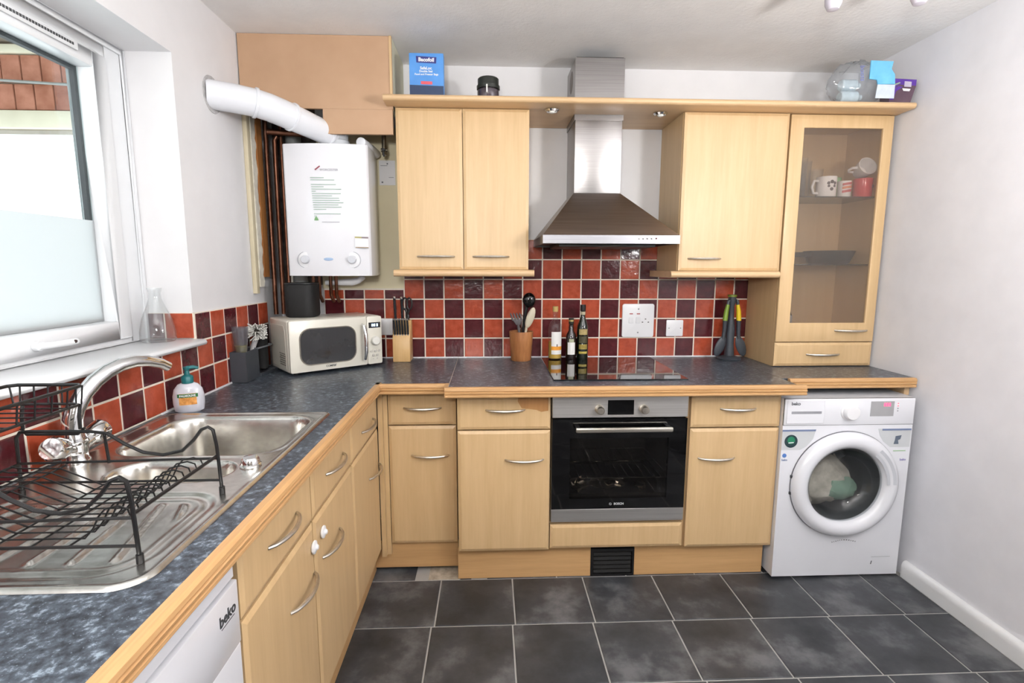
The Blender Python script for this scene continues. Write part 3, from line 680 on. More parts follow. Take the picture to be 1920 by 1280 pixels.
obj('door_glass', MB().lathe([(0.170, 0.012), (0.160, 0.010), (0.148, -0.02), (0.125, -0.05), (0.08, -0.065), (0.0, -0.07)], (DC[0], Y0 - 0.004, DC[1]), 48, 'y', caps=False), clear_glass('hazed_bowl_glass', (226, 230, 232), 0.10, 0.0, 0.10, (196, 198, 200)), door)  # milk in the glass imitates pale reflection and lifts the dark drum
a0, a1 = math.radians(2), math.radians(52)
hp = MB(); pin, pout = [], []
for i in range(11):
    a = a0 + (a1 - a0) * i / 10; pin.append((DC[0] + 0.176 * math.cos(a), Y0 - 0.0385, DC[1] + 0.176 * math.sin(a))); pout.append((DC[0] + 0.214 * math.cos(a), Y0 - 0.0455, DC[1] + 0.214 * math.sin(a)))
hp.add(pin + pout, [(i, i + 1, 12 + i, 11 + i) for i in range(10)])
obj('door_handle', hp, mat('handle_grey_white', (205, 208, 214), 0.3, var=1), door)
for z in (0.410, 0.486): obj('door_hinge', MB().box(DC[0] - 0.243, DC[0] - 0.232, Y0 - 0.012, Y0 - 0.004, z - 0.006, z + 0.006), mat('hinge_dark', (60, 60, 64), 0.5), wm)
obj('drum', MB().lathe([(0.203, 0.0), (0.203, -0.02), (0.235, -0.03), (0.235, -0.36), (0.0, -0.36)], (DC[0], Y0, DC[1]), 40, 'y', caps=False), mat('drum_metal', (150, 152, 156), 0.35, 0.6), wm)
M_st = mat('energy_sticker', (205, 208, 210), 0.5, var=3)
def flat(name, pts, y, material, parent, th=0.0008):
    return obj(name, MB().prism([(p[0], p[1]) for p in pts], y - th, y, 'y'), material, parent, smooth=0)
YF = Y0 - 0.004
flat('sticker', [(2.356, 0.698), (2.505, 0.698), (2.495, 0.655), (2.468, 0.622), (2.440, 0.606), (2.356, 0.606)], YF, M_st, wm)
flat('sticker_band', [(2.356, 0.698), (2.505, 0.698), (2.503, 0.690), (2.356, 0.690)], YF - 0.001, mat('band_blue', (120, 134, 168), 0.5), wm)
obj('sticker_roundel', MB().lathe([(0.0, 0.001), (0.029, 0.001), (0.029, 0.0)], (2.397, YF - 0.0008, 0.646), 28, 'y'), mat('roundel_dark', (38, 62, 66), 0.4, var=10), wm)
obj('roundel_mark', MB().lathe([(0.0, 0.0008), (0.017, 0.0008), (0.017, 0.0)], (2.397, YF - 0.0018, 0.650), 20, 'y'), mat('roundel_green', (34, 128, 92), 0.4, var=14), wm)
flat('roundel_bar', [(2.385, 0.637), (2.408, 0.639), (2.408, 0.643), (2.385, 0.641)], YF - 0.0027, M_white, wm)
obj('sticker_dot', MB().lathe([(0.0, 0.0008), (0.0095, 0.0008), (0.0095, 0.0)], (2.3725, YF, 0.581), 16, 'y'), mat('dot_blue', (84, 124, 190), 0.5), wm)
flat('sticker', [(2.785, 0.698), (2.934, 0.698), (2.934, 0.614), (2.846, 0.614), (2.812, 0.640), (2.796, 0.664)], YF, M_st, wm)
flat('sticker_band', [(2.803, 0.698), (2.934, 0.698), (2.934, 0.690), (2.803, 0.690)], YF - 0.001, mat('band_blue', (120, 134, 168), 0.5), wm)
flat('sticker_icon', [(2.866, 0.664), (2.892, 0.668), (2.888, 0.650), (2.878, 0.646), (2.882, 0.628), (2.860, 0.628), (2.864, 0.644)], YF - 0.001, mat('icon_slate', (100, 112, 128), 0.5), wm)
flat('green_note', [(2.862, 0.599), (2.918, 0.599), (2.918, 0.5945), (2.862, 0.5945)], YF, mat('note_green', (164, 196, 160), 0.5), wm)
lettering('brand_lettering', 'beko', 0.020, mat('print_slate', (120, 122, 130), 0.5), dd, (2.403, YP - 0.0034, 0.815), (1, 0, 0), (0, 0, 1), bold=0.0006)
lettering('small_lettering', 'beko', 0.013, mat('band_blue', (120, 134, 168), 0.5), wm, (2.374, YF - 0.0004, 0.561), (1, 0, 0), (0, 0, 1), bold=0.0004)
lettering('small_lettering', 'beko', 0.014, mat('note_violet', (150, 144, 190), 0.5), wm, (2.910, YF - 0.0004, 0.556), (1, 0, 0), (0, 0, 1), bold=0.0004)
rs = MB(); rnd_ = random.Random(4); x = 2.622
while x < 2.732:
    w = rnd_.uniform(0.002, 0.006); zc = 0.176 + 0.006 * math.cos((x - 2.678) * 40); rs.box(x, x + w, YF - 0.0005, YF, zc - 0.0022, zc + 0.0022); x += w + 0.006
obj('worn_marks', rs, mat('worn_grey', (96, 98, 100), 0.6), wm)['kind'] = 'stuff'
flat('filter_flap_line', [(2.812, 0.098), (2.900, 0.098), (2.900, 0.0965), (2.812, 0.0965)], YF, mat('line_grey', (170, 172, 176), 0.5), wm)
flat('scuff', [(2.815, 0.062), (2.818, 0.078), (2.814, 0.078), (2.811, 0.062)], YF, mat('worn_grey', (96, 98, 100), 0.6), wm)
for x in (X0 + .05, X1 - .05):
    for y in (Y0 + .05, Y1 - .05): obj('foot', MB().cyl((x, y, 0.0), (x, y, 0.014), 0.018, 12), M_black, wm)
M_cl1 = mat('beige_cloth', (226, 214, 196), 0.9, var=24, vscale=(20, 20, 20), bmp=0.4, bscale=60)
M_cl2 = mat('sage_cloth', (150, 178, 156), 0.8, var=12, vscale=(12, 12, 12), bmp=0.3, bscale=40)
M_cl3 = mat('dark_cloth', (96, 98, 100), 0.9, var=10, vscale=(12, 12, 12))
crumple('garment', (2.622, -0.478, 0.412), (0.162, 0.10, 0.132), 21, M_cl1, 'beige garment bundled inside the washing machine drum', 'clothing', 22, 0.28)
crumple('garment', (2.708, -0.530, 0.378), (0.088, 0.058, 0.060), 22, M_cl2, 'sage green garment in the washing machine drum', 'clothing', 20, 0.22)
crumple('garment', (2.680, -0.42, 0.520), (0.115, 0.09, 0.050), 23, M_cl3, 'dark garment at the top of the washing machine drum', 'clothing', 20, 0.25)

# dishwasher ------------------------------------------------------------------
dw = thing('dishwasher', 'white dishwasher under the near end of the sink worktop', 'dishwasher', (0.3, -2.145, 0))
obj('body', MB().box(0.04, 0.575, -2.442, -1.848, 0.06, 0.838), M_enamel, dw)
obj('top_strip', MB().box(0.576, 0.592, -2.442, -1.848, 0.803, 0.838), M_enamel, dw, bevel=0.002, seg=1)
dp = obj('door', MB().box(0.576, 0.598, -2.442, -1.848, 0.668, 0.799), M_enamel, dw, bevel=0.003)
obj('lower_door', MB().box(0.576, 0.5965, -2.442, -1.848, 0.12, 0.667), M_enamel, dw, bevel=0.003)
obj('kick_plate', MB().box(0.52, 0.55, -2.44, -1.85, 0.003, 0.115), M_black, dw)
lettering('brand_lettering', 'beko', 0.030, mat('print_dark', (60, 62, 66), 0.5), dp, (0.5985, -1.892, 0.754), (0, 1, 0), (0, 0, 1), bold=0.0006)
obj('brand_underline', MB().box(0.598, 0.5986, -1.916, -1.868, 0.7385, 0.7400), mat('print_dark', (60, 62, 66), 0.5), dp)

# ================================================================== BOILER CORNER
bx = thing('boxing', 'bare tan board boxing above the boiler up to the ceiling', 'boxing', (0.33, -0.17, 1.98))
obj('upper_board', MB().prism([(0.001, 2.086), (0.6615, 2.086), (0.6615, 2.391), (0.001, 2.391)], -0.330, -0.314, 'y'), M_mdf, bx)
obj('lower_board', MB().box(0.353, 0.6585, -0.330, -0.314, 1.980, 2.0855), M_mdf, bx)
obj('side_board', MB().box(0.6475, 0.6615, -0.3135, -0.003, 2.0865, 2.391), mat('pale_green_paint', (216, 214, 190), 0.6, var=6), bx)
obj('edge_batten', MB().box(0.652, 0.6620, -0.3345, -0.3305, 2.125, 2.391), M_beech, bx)

bl = thing('boiler', 'white wall-hung gas boiler with two control knobs', 'boiler', (0.355, -0.18, 1.351))
pf = [(0.18, -0.012), (0.168, -0.19), (0.166, -0.325), (0.174, -0.337), (0.23, -0.348), (0.29, -0.355), (0.355, -0.358), (0.42, -0.355), (0.48, -0.348), (0.536, -0.337), (0.544, -0.325), (0.542, -0.19), (0.515, -0.012)]
obj('case', MB().prism(pf, 1.352, 1.934, 'z'), mat('boiler_enamel', (240, 240, 244), 0.18, var=1, coat=0.3), bl, bevel=0.003, smooth=35)
for x in (0.2524, 0.4626):
    obj('dial_plate', MB().lathe([(0.0, 0.004), (0.034, 0.003), (0.035, 0.0)], (x, -0.3485, 1.4250), 28, 'y'), M_white, bl)
    k = obj('knob', MB().lathe([(0.019, 0.0), (0.018, 0.016), (0.015, 0.019), (0.0, 0.0195)], (x, -0.352, 1.4265), 24, 'y'), mat('dial_grey', (212, 214, 220), 0.3, var=2), bl)
    obj('dial_ring', MB().lathe([(0.0375, 0.0), (0.0375, 0.001), (0.0355, 0.001), (0.0355, 0.0)], (x, -0.3485, 1.4250), 28, 'y', close=True), mat('dial_line', (176, 178, 186), 0.5), bl)
obj('status_badge', MB().ball((0.357, -0.3585, 1.428), 0.010, 12, (2.2, 0.15, 0.7)), mat('badge_blue', (170, 196, 228), 0.3), bl)
M_txt = mat('print_sage', (168, 190, 176), 0.6, var=4); M_txg = mat('print_greyish', (176, 176, 182), 0.6)
YB = -0.3595
tl_ = MB(); z = 1.786; rnd_ = random.Random(2)
for i, wdt in enumerate((0.060, 0.105, 0, 0.110, 0.055, 0.132, 0.018, 0.128, 0.088, 0.118, 0.120, 0.135, 0.112, 0.125, 0.056, 0, 0.118, 0.012)):
    if wdt: tl_.box(0.293 + i * 0.0006, 0.293 + i * 0.0006 + wdt, YB - 0.0003, YB, z - 0.0016, z + 0.0016)
    z -= 0.0098
obj('printed_text', tl_, M_txt, bl)['kind'] = 'stuff'
flat('logo_slash', [(0.314, 1.822), (0.336, 1.838), (0.339, 1.834), (0.317, 1.817)], YB, mat('logo_red', (150, 70, 84), 0.5), bl)
lettering('brand_lettering', 'WORCESTER', 0.014, M_txg, bl, (0.376, YB - 0.0002, 1.8195), (1, 0, 0), (0, 0, 1))
flat('recycle_mark', [(0.302, 1.600), (0.322, 1.600), (0.317, 1.612), (0.312, 1.618), (0.306, 1.612)], YB, mat('mark_green', (126, 172, 118), 0.5), bl)
obj('web_line', MB().box(0.336, 0.414, YB - 0.0003, YB, 1.5915, 1.5945), M_txg, bl)
flat('rating_sticker', [(0.478, 1.530), (0.538, 1.528), (0.538, 1.478), (0.478, 1.480)], -0.3505, M_white, bl, 0.004)
flat('sticker_stripe', [(0.478, 1.530), (0.508, 1.529), (0.508, 1.522), (0.478, 1.523)], -0.3548, mat('stripe_olive', (176, 168, 110), 0.5), bl, 0.0006)
flat('sticker_stripe', [(0.508, 1.529), (0.538, 1.528), (0.538, 1.521), (0.508, 1.522)], -0.3548, mat('stripe_taupe', (140, 126, 128), 0.5), bl, 0.0006)
flat('sticker_stripe', [(0.480, 1.484), (0.538, 1.483), (0.538, 1.479), (0.480, 1.480)], -0.3548, mat('stripe_brown', (176, 156, 132), 0.5), bl, 0.0006)

M_flue = mat('white_flue', (238, 240, 245), 0.25, var=1)
fl = thing('flue_pipe', 'fat white boiler flue pipe bending into the left wall', 'flue', (0.1, -0.5, 2.0))
path = [(-0.02, -0.585, 2.064), (0.06, -0.542, 2.062), (0.13, -0.502, 2.057), (0.175, -0.472, 2.048), (0.215, -0.442, 2.036), (0.25, -0.408, 2.025), (0.30, -0.345, 2.010), (0.345, -0.285, 1.996), (0.365, -0.250, 1.985)]
obj('tube', MB().tube(path, [0.055, 0.055, 0.055, 0.0555, 0.0555, 0.055, 0.053, 0.052, 0.052], 28), M_flue, fl)
def collar(a, b, r):
    a, b = Vector(a), Vector(b); obj('collar', MB().tube([a, b], r, 28), M_flue, fl, bevel=0.002)
collar((0.128, -0.5033, 2.0573), (0.138, -0.4965, 2.0558), 0.0605); collar((0.243, -0.4165, 2.0275), (0.249, -0.4087, 2.0257), 0.060)
collar((0.352, -0.274, 1.993), (0.357, -0.266, 1.991), 0.0575)
obj('wall_gap_ring', MB().lathe([(0.070, 0.0), (0.069, 0.003), (0.050, 0.003)], (-0.0035, -0.573, 2.064), 32, 'x', caps=False), mat('chipped_plaster', (186, 184, 184), 0.9, var=14, vscale=(60, 60, 60)), fl)
for p in ((0.108, -0.562, 2.087), (0.155, -0.530, 2.079), (0.275, -0.424, 2.040)):
    obj('screw', MB().ball(p, 0.0032, 8), mat('screw_grey', (130, 132, 136), 0.4, 0.6), fl)
obj('adaptor', MB().lathe([(0.056, 0.0), (0.056, 0.03), (0.050, 0.035), (0.050, 0.060)], (0.385, -0.235, 1.9365), 28), mat('adaptor_grey', (206, 210, 214), 0.4), fl)
tag(obj('flue_stub', MB().tube([(0.505, -0.29, 1.955), (0.52, -0.14, 1.953), (0.525, -0.05, 1.952)], 0.022, 18), M_flue, loc=(0.51, -0.17, 1.94), bevel=0.003), 'short white plastic pipe lying on top of the boiler', 'pipe')

pipes = 'bare pipes beside the boiler'
def pipe(name, label, pts, r, material, n=12):
    return tag(obj(name, MB().tube(pts, r, n), material, loc=pts[0]), label, 'pipe', pipes)
pipe('copper_pipe', 'thick copper pipe nearest the window wall', [(0.030, -0.160, 1.16), (0.030, -0.160, 2.30)], 0.011, M_copper)
pipe('copper_pipe', 'second copper pipe in from the window wall', [(0.060, -0.140, 1.16), (0.062, -0.140, 1.99), (0.075, -0.140, 2.01)], 0.011, M_copper)
pipe('copper_pipe', 'third copper pipe, hugging the grey waste pipe', [(0.085, -0.118, 1.16), (0.085, -0.118, 2.30)], 0.009, M_copper)
pipe('copper_pipe', 'horizontal copper pipe running under the white flue', [(0.045, -0.175, 2.022), (0.24, -0.150, 2.016), (0.30, -0.120, 2.0)], 0.014, M_copper)
pipe('copper_pipe', 'short copper branch stub behind the top of the boiler', [(0.100, -0.118, 1.868), (0.175, -0.110, 1.868)], 0.009, M_copper)
pipe('waste_pipe', 'grey plastic waste pipe behind the copper pipes', [(0.122, -0.056, 0.92), (0.122, -0.056, 2.34)], 0.036, mat('grey_pipe', (140, 144, 142), 0.5, var=12), 18)
pipe('cable', 'thin grey cable hanging beside the boiler', [(0.148, -0.16, 1.86), (0.150, -0.165, 1.62), (0.145, -0.17, 1.50), (0.125, -0.175, 1.38), (0.118, -0.175, 1.24), (0.112, -0.15, 1.00), (0.112, -0.14, 0.916)], 0.005, mat('cable_grey', (178, 174, 164), 0.5), 8)
pipe('condensate_pipe', 'white plastic pipe with a screw collar under the boiler', [(0.27, -0.13, 1.315), (0.40, -0.13, 1.318), (0.43, -0.13, 1.325), (0.46, -0.13, 1.345)], [0.012, 0.018, 0.016, 0.012], M_white, 14)
for i, (x, y) in enumerate(((0.22, -0.16), (0.245, -0.15), (0.30, -0.15), (0.33, -0.16))):
    pipe('copper_tail', ['leftmost copper tail under the boiler', 'second copper tail under the boiler', 'third copper tail under the boiler', 'rightmost copper tail under the boiler'][i], [(x, y, 1.3515), (x, y, 1.255), (x, y + 0.04, 1.22)], 0.0085, M_copper, 10)
t = thing('stop_valve', 'small brass stop valve hanging below the tan boxing', 'valve', (0.585, -0.16, 1.925))
obj('body', MB().cyl((0.585, -0.16, 1.925), (0.585, -0.16, 2.06), 0.011, 12).tube([(0.585, -0.16, 2.05), (0.585, -0.10, 2.06), (0.585, -0.0015, 2.06)], 0.009, 12).cyl((0.570, -0.16, 1.948), (0.600, -0.16, 1.948), 0.009, 12), mat('dull_brass', (132, 124, 108), 0.3, 0.9), t)
obj('lever', MB().box(0.581, 0.589, -0.176, -0.170, 1.915, 1.952).box(0.577, 0.593, -0.180, -0.171, 1.940, 1.953), M_black, t, bevel=0.0015, seg=1)
tag(obj('wall_batten', MB().box(-0.0035, 0.016, -0.325, -0.294, 1.27, 2.085), mat('cream_gloss', (214, 202, 172), 0.45, var=6), bevel=0.002, loc=(0, -0.3, 1.27)), 'cream painted batten on the left wall beside the boiler', 'batten')
tag(obj('wall_batten', MB().box(-0.0035, 0.024, -0.246, -0.192, 1.345, 2.085), wood('raw_timber', (150, 92, 44), (186, 126, 66), (20, 20, 1.5), 0.7), loc=(0, -0.22, 1.345)), 'raw brown timber batten beside the copper pipes', 'batten')
rg_ = [(-0.2935, 1.30)]; rnd_ = random.Random(8); z = 1.30
while z < 2.08: rg_.append((-0.2475 + rnd_.uniform(-0.012, 0.006), z)); z += 0.028
rg_ += [(-0.2475, 2.083), (-0.2935, 2.083)]
obj('ragged_plaster', MB().prism(rg_, -0.0035, 0.020, 'x'), mat('ragged_plaster', (228, 222, 206), 0.9, var=14, vscale=(30, 30, 30), bmp=0.4, bscale=60), wall_left, smooth=0)
t = thing('wall_card', 'white printed card fixed to the cream wall beside the boiler', 'card', (0.567, -0.003, 1.807))
obj('card', MB().box(0.527, 0.608, -0.006, -0.0012, 1.808, 1.930), M_white, t)
for b in ((0.535, 0.570, 1.903, 1.905), (0.566, 0.573, 1.910, 1.917), (0.538, 0.546, 1.818, 1.826), (0.575, 0.600, 1.845, 1.847)): obj('card_print', MB().box(b[0], b[1], -0.0066, -0.006, b[2], b[3]), mat('print_slate', (120, 122, 130), 0.5), t)

# ================================================================== SINK RUN
def sd_rr(x, y, cx, cy, hx, hy, r):
    qx, qy = abs(x - cx) - hx + r, abs(y - cy) - hy + r
    return math.hypot(max(qx, 0), max(qy, 0)) + min(max(qx, qy), 0) - r
def sst(a, b, t):
    t = min(1, max(0, (t - a) / (b - a))); return t * t * (3 - 2 * t)
SKX0, SKX1, SKY0, SKY1 = 0.030, 0.5585, -2.058, -1.083
def sink_z(x, y):
    z = 0.9145
    o = -sd_rr(x, y, (SKX0 + SKX1) / 2, (SKY0 + SKY1) / 2, (SKX1 - SKX0) / 2, (SKY1 - SKY0) / 2, (0.055 if x > 0.3 else 0.045) if y < -1.6 else 0.018)
    z += 0.0032 * sst(0.0, 0.006, o) * (1 - sst(0.008, 0.016, o)) - 0.0038 * (1 - sst(0.0, 0.005, o))
    b1 = -sd_rr(x, y, 0.3125, -1.308, 0.2125, 0.175, 0.085)
    z += 0.002 * sst(-0.022, -0.010, b1) * (1 - sst(-0.006, 0.0, b1)); z -= 0.165 * sst(0.0, 0.030, b1) + 0.006 * sst(0.03, 0.2, b1)
    b2 = -sd_rr(x, y, 0.335, -1.590, 0.142, 0.066, 0.062)
    z -= 0.085 * sst(0.0, 0.022, b2)
    b3 = -sd_rr(x, y, 0.305, -1.868, 0.225, 0.160, 0.085)
    z -= 0.005 * sst(0.0, 0.012, b3); z += 0.0022 * sst(0.020, 0.026, b3) * (1 - sst(0.032, 0.040, b3))
    if b3 > 0.044:
        ang = math.atan2(x - 0.33, -(y + 1.40)); g = ang / 0.115; d = abs(g - round(g)) * 0.115 * math.hypot(x - 0.33, y + 1.40)
        z += 0.0060 * (1 - sst(0.002, 0.008, d)) * sst(0.044, 0.056, b3)
    return z
st = 0.0042; nx = int((SKX1 - SKX0) / st) + 1; ny = int((SKY1 - SKY0) / st) + 1
sv_, sf_ = [], []
for j in range(ny + 1):
    for i in range(nx + 1):
        x = SKX0 + (SKX1 - SKX0) * i / nx; y = SKY0 + (SKY1 - SKY0) * j / ny
        for cx_, cy_, r_ in ((SKX1, SKY0, 0.055), (SKX0, SKY0, 0.045), (SKX1, SKY1, 0.018), (SKX0, SKY1, 0.018)):
            ccx = cx_ - math.copysign(r_, cx_ - 0.3); ccy = cy_ - math.copysign(r_, cy_ + 1.6)
            if (x - ccx) * (cx_ - ccx) > 0 and (y - ccy) * (cy_ - ccy) > 0:
                d = math.hypot(x - ccx, y - ccy)
                if d > r_: x, y = ccx + (x - ccx) * r_ / d, ccy + (y - ccy) * r_ / d
        sv_.append((x, y, sink_z(x, y)))
for j in range(ny):
    for i in range(nx):
        a = j * (nx + 1) + i; sf_.append((a, a + 1, a + nx + 2, a + nx + 1))
sink = thing('sink', 'stainless steel one and a half bowl sink with drainer', 'sink', (0.3, -1.57, 0.912))
obj('basin', MB().add(sv_, sf_), M_sink, sink, smooth=180)
obj('pop_up_knob', MB().lathe([(0.024, 0.0), (0.025, 0.004), (0.022, 0.006), (0.0205, 0.017), (0.017, 0.021), (0.0, 0.022)], (0.503, -1.556, 0.9145), 24), M_chrome, sink)
for c in ((0.33, -1.315, 0.745), (0.335, -1.59, 0.8305)):
    obj('drain', MB().lathe([(0.0, 0.001), (0.014, 0.001), (0.018, 0.003), (0.030, 0.003), (0.033, 0.0)], c, 24), M_chrome, sink)

tap = thing('mixer_tap', 'chrome mixer tap with tall curved spout behind the sink', 'tap', (0.062, -1.515, 0.9145))
obj('base', MB().lathe([(0.030, 0.0), (0.030, 0.006), (0.026, 0.012), (0.027, 0.040), (0.030, 0.050), (0.024, 0.066), (0.022, 0.085), (0.0, 0.086)], (0.062, -1.515, 0.915), 28), M_chrome, tap)
sp = [(0.062, -1.515, 0.995), (0.062, -1.513, 1.02), (0.065, -1.505, 1.045), (0.073, -1.485, 1.078), (0.083, -1.458, 1.104), (0.095, -1.428, 1.124), (0.110, -1.398, 1.136), (0.125, -1.366, 1.140), (0.140, -1.330, 1.134), (0.152, -1.298, 1.122), (0.160, -1.278, 1.108)]
obj('spout', MB().tube(sp, [0.022, 0.0215, 0.021, 0.020, 0.0195, 0.019, 0.018, 0.017, 0.0155, 0.0145, 0.014], 20), M_chrome, tap)
for s in (-1, 1):
    a = Vector((0.062, -1.515, 0.945)); d = Vector((0.12, s, 0.38)).normalized(); e = a + d * 0.045
    obj('handle_arm', MB().tube([a, e], [0.017, 0.019], 18), M_chrome, tap)
    obj('tap_handle', MB().tube([e - d * 0.004, e + d * 0.004, e + d * 0.012, e + d * 0.040, e + d * 0.046], [0.017, 0.024, 0.027, 0.028, 0.024], 20), M_chrome, tap)

# dish rack -----------------------------------------------------------------
rack = thing('dish_rack', 'black wire dish rack standing on the sink drainer', 'dish rack', (0.31, -1.85, 0.915))
YN, YFR = -1.985, -1.718
def endframe(y):
    P = [(0.104, y, 0.918), (0.105, y, 0.99), (0.107, y, 1.042), (0.116, y, 1.054), (0.135, y, 1.0555), (0.255, y, 1.0545), (0.290, y, 1.050), (0.325, y, 1.026), (0.360, y, 1.008), (0.400, y, 1.002), (0.440, y, 1.011), (0.465, y, 1.034), (0.482, y, 1.056), (0.496, y, 1.0615), (0.506, y, 1.055), (0.511, y, 1.02), (0.515, y, 0.918)]
    return obj('end_frame', MB().tube(P, 0.0036, 8), M_wire, rack)
for y in (YN, YFR):
    e = endframe(y)
    for x in (0.104, 0.515): obj('foot', MB().cyl((x, y, 0.9148), (x, y, 0.930), 0.0058, 10), M_black, e)
    obj('mid_strut', MB().cyl((0.284, y, 1.051), (0.288, y, 0.986), 0.0030, 8), M_wire, e)
def bar(p, q, r=0.0028, name='rail'): return obj(name, MB().cyl(p, q, r, 8), M_wire, rack)
for y in (YN, YFR):
    bar((0.106, y, 0.9865), (0.512, y, 0.993)); bar((0.105, y, 0.9445), (0.514, y, 0.9445))
bar((0.510, YN, 0.9985), (0.510, YFR, 0.9985), 0.0034); bar((0.108, YN, 0.9865), (0.108, YFR, 0.9865), 0.0030)
for x, z in ((0.165, 0.9815), (0.200, 0.9815), (0.285, 0.9455), (0.345, 0.9455), (0.405, 0.9455)): bar((x, YN, z), (x, YFR, z), 0.0018, 'long_wire')
nW = 11; cross = None
for i in range(nW):
    y = YN + 0.022 + i * (YFR - YN - 0.044) / (nW - 1)
    P = [(0.108, 0, 0.9885), (0.125, 0, 0.9845), (0.205, 0, 0.9835), (0.285, 0, 0.9475), (0.415, 0, 0.9475), (0.430, 0, 0.965), (0.440, 0, 0.985), (0.452, 0, 0.9985), (0.474, 0, 1.003), (0.488, 0, 0.998), (0.492, 0, 0.985), (0.510, 0, 0.9975)]
    if cross is None:
        cross = obj('cross_wire', MB().tube([(p[0] - 0.31, 0, p[2] - 0.915) for p in P], 0.0017, 6), M_wire, rack, local=True); cross.location = (0, y + 1.85, 0)
    else: share('cross_wire', cross, rack, (0, y + 1.85, 0))
ub = thing('cutlery_basket', 'small raised black wire basket above the wall side of the dish rack', 'wire basket', (0.17, -1.84, 1.055))
def loop(z, x0, x1, y0, y1, r, name): return obj(name, MB().tube([(x0, y0, z), (x0, y1 - .012, z), (x0 + .012, y1, z), (x1 - .012, y1, z), (x1, y1 - .012, z), (x1, y0 + .012, z), (x1 - .012, y0, z), (x0 + .012, y0, z)], r, 8, True), M_wire, ub)
loop(1.150, 0.096, 0.242, -1.985, -1.700, 0.0036, 'top_rim'); loop(1.110, 0.100, 0.236, -1.982, -1.704, 0.0030, 'lower_rim')
for i in range(8):
    y = -1.972 + i * 0.038
    for x, xb in ((0.096, 0.100), (0.242, 0.236)): obj('side_wire', MB().cyl((x, y, 1.150), (xb, y, 1.110), 0.0018, 6), M_wire, ub)
for i in range(5):
    x = 0.112 + i * 0.028; obj('end_wire', MB().cyl((x, -1.700, 1.150), (x, -1.704, 1.110), 0.0018, 6), M_wire, ub)
for i in range(9):
    y = -1.975 + i * 0.033; obj('floor_wire', MB().cyl((0.100, y, 1.111), (0.236, y, 1.111), 0.0016, 6), M_wire, ub)
for x in (0.118, 0.233): obj('post', MB().tube([(x, -1.706, 1.110), (x, -1.712, 1.085), (x, -1.7125, 1.0585)], 0.0034, 8), M_wire, ub)
obj('hook_bar', MB().tube([(0.112, -1.7105, 1.060), (0.122, -1.7105, 1.047), (0.226, -1.7105, 1.047), (0.240, -1.7105, 1.060)], 0.0030, 8), M_wire, ub)

# soap bottle -----------------------------------------------------------------
so = thing('soap_bottle', 'clear liquid soap bottle with teal pump beside the sink', 'soap bottle', (0.075, -1.040, 0.9105), rotz=math.radians(22))
def oval(prof, n=28): return MB().lathe(prof, (0, 0, 0), n, 'z', 1.0, 0.56)
obj('bottle', oval([(0.0, 0.0), (0.036, 0.0), (0.043, 0.005), (0.047, 0.030), (0.047, 0.055), (0.042, 0.078), (0.030, 0.094), (0.017, 0.100), (0.0, 0.1005)]), mat('milky_soap', (206, 206, 214), 0.12, var=6, vscale=(30, 30, 30), coat=0.6), so, local=True)
M_teal = mat('teal_plastic', (24, 104, 108), 0.35, var=4)
pm = obj('pump', MB().lathe([(0.018, 0.098), (0.0185, 0.118), (0.016, 0.122), (0.009, 0.126), (0.007, 0.140), (0.010, 0.143), (0.011, 0.152), (0.0, 0.154)], (0, 0, 0), 20), M_teal, so, local=True)
obj('nozzle', MB().tube([(0, 0, 0.148), (0.020, 0, 0.150), (0.034, 0, 0.146)], [0.007, 0.006, 0.005], 10), M_teal, pm, local=True)
def bent(z0, z1, a0, a1, off, n=10):
    m = MB(); V = []
    for z, r in ((z0, 0.0474), (z1, 0.0474)):
        for i in range(n + 1):
            a = math.radians(a0 + (a1 - a0) * i / n); V.append(((r + off) * math.cos(a), (r * 0.56 + off) * math.sin(a), z))
    return m.add(V, [(i, i + 1, n + 2 + i, n + 1 + i) for i in range(n)])
obj('label', bent(0.028, 0.066, -122, -58, 0.0007), mat('label_orange', (222, 150, 72), 0.5, var=40, vscale=(60, 60, 60)), so, local=True)
obj('label_band', bent(0.053, 0.065, -128, -52, 0.0012), mat('label_green', (40, 112, 60), 0.5), so, local=True)
lettering('brand_lettering', 'PALMOLIVE', 0.0092, M_white, so, (0, -0.0288, 0.059), (1, 0, 0), (0, 0, 1), bold=0.0003, name_local=True)

# sink caddy -----------------------------------------------------------------
M_slate = mat('slate_plastic', (60, 64, 70), 0.5, var=4); M_greymet = mat('grey_rim', (128, 132, 138), 0.4, 0.3)
ca = thing('sink_caddy', 'dark grey sink caddy against the left wall tiles', 'caddy', (0.038, -0.46, 0.9105))
obj('tall_box', MB().ring_plate([(0.0055, -0.605), (0.072, -0.605), (0.066, -0.47), (0.0055, -0.47)], [(0.009, -0.601), (0.068, -0.601), (0.0625, -0.474), (0.009, -0.474)], lambda p: (p[0], p[1], 0.912), lambda p: (p[0], p[1], 1.040)).box(0.009, 0.066, -0.602, -0.474, 0.911, 0.915), M_slate, ca, smooth=0)
obj('tray', MB().ring_plate([(0.0055, -0.469), (0.074, -0.469), (0.090, -0.325), (0.0055, -0.325)], [(0.014, -0.462), (0.066, -0.462), (0.079, -0.333), (0.014, -0.333)], lambda p: (p[0], p[1], 0.911), lambda p: (p[0], p[1], 0.925)).box(0.014, 0.066, -0.462, -0.333, 0.911, 0.914), M_slate, ca, smooth=0)
obj('rail_loop', MB().tube([(0.064, -0.478, 1.037), (0.072, -0.40, 1.037), (0.076, -0.345, 1.037), (0.066, -0.332, 1.037), (0.018, -0.332, 1.037), (0.010, -0.345, 1.037), (0.010, -0.478, 1.037)], 0.0038, 8), M_greymet, ca)
obj('rail_stay', MB().cyl((0.045, -0.332, 0.926), (0.045, -0.332, 1.034), 0.0035, 8), M_greymet, ca)
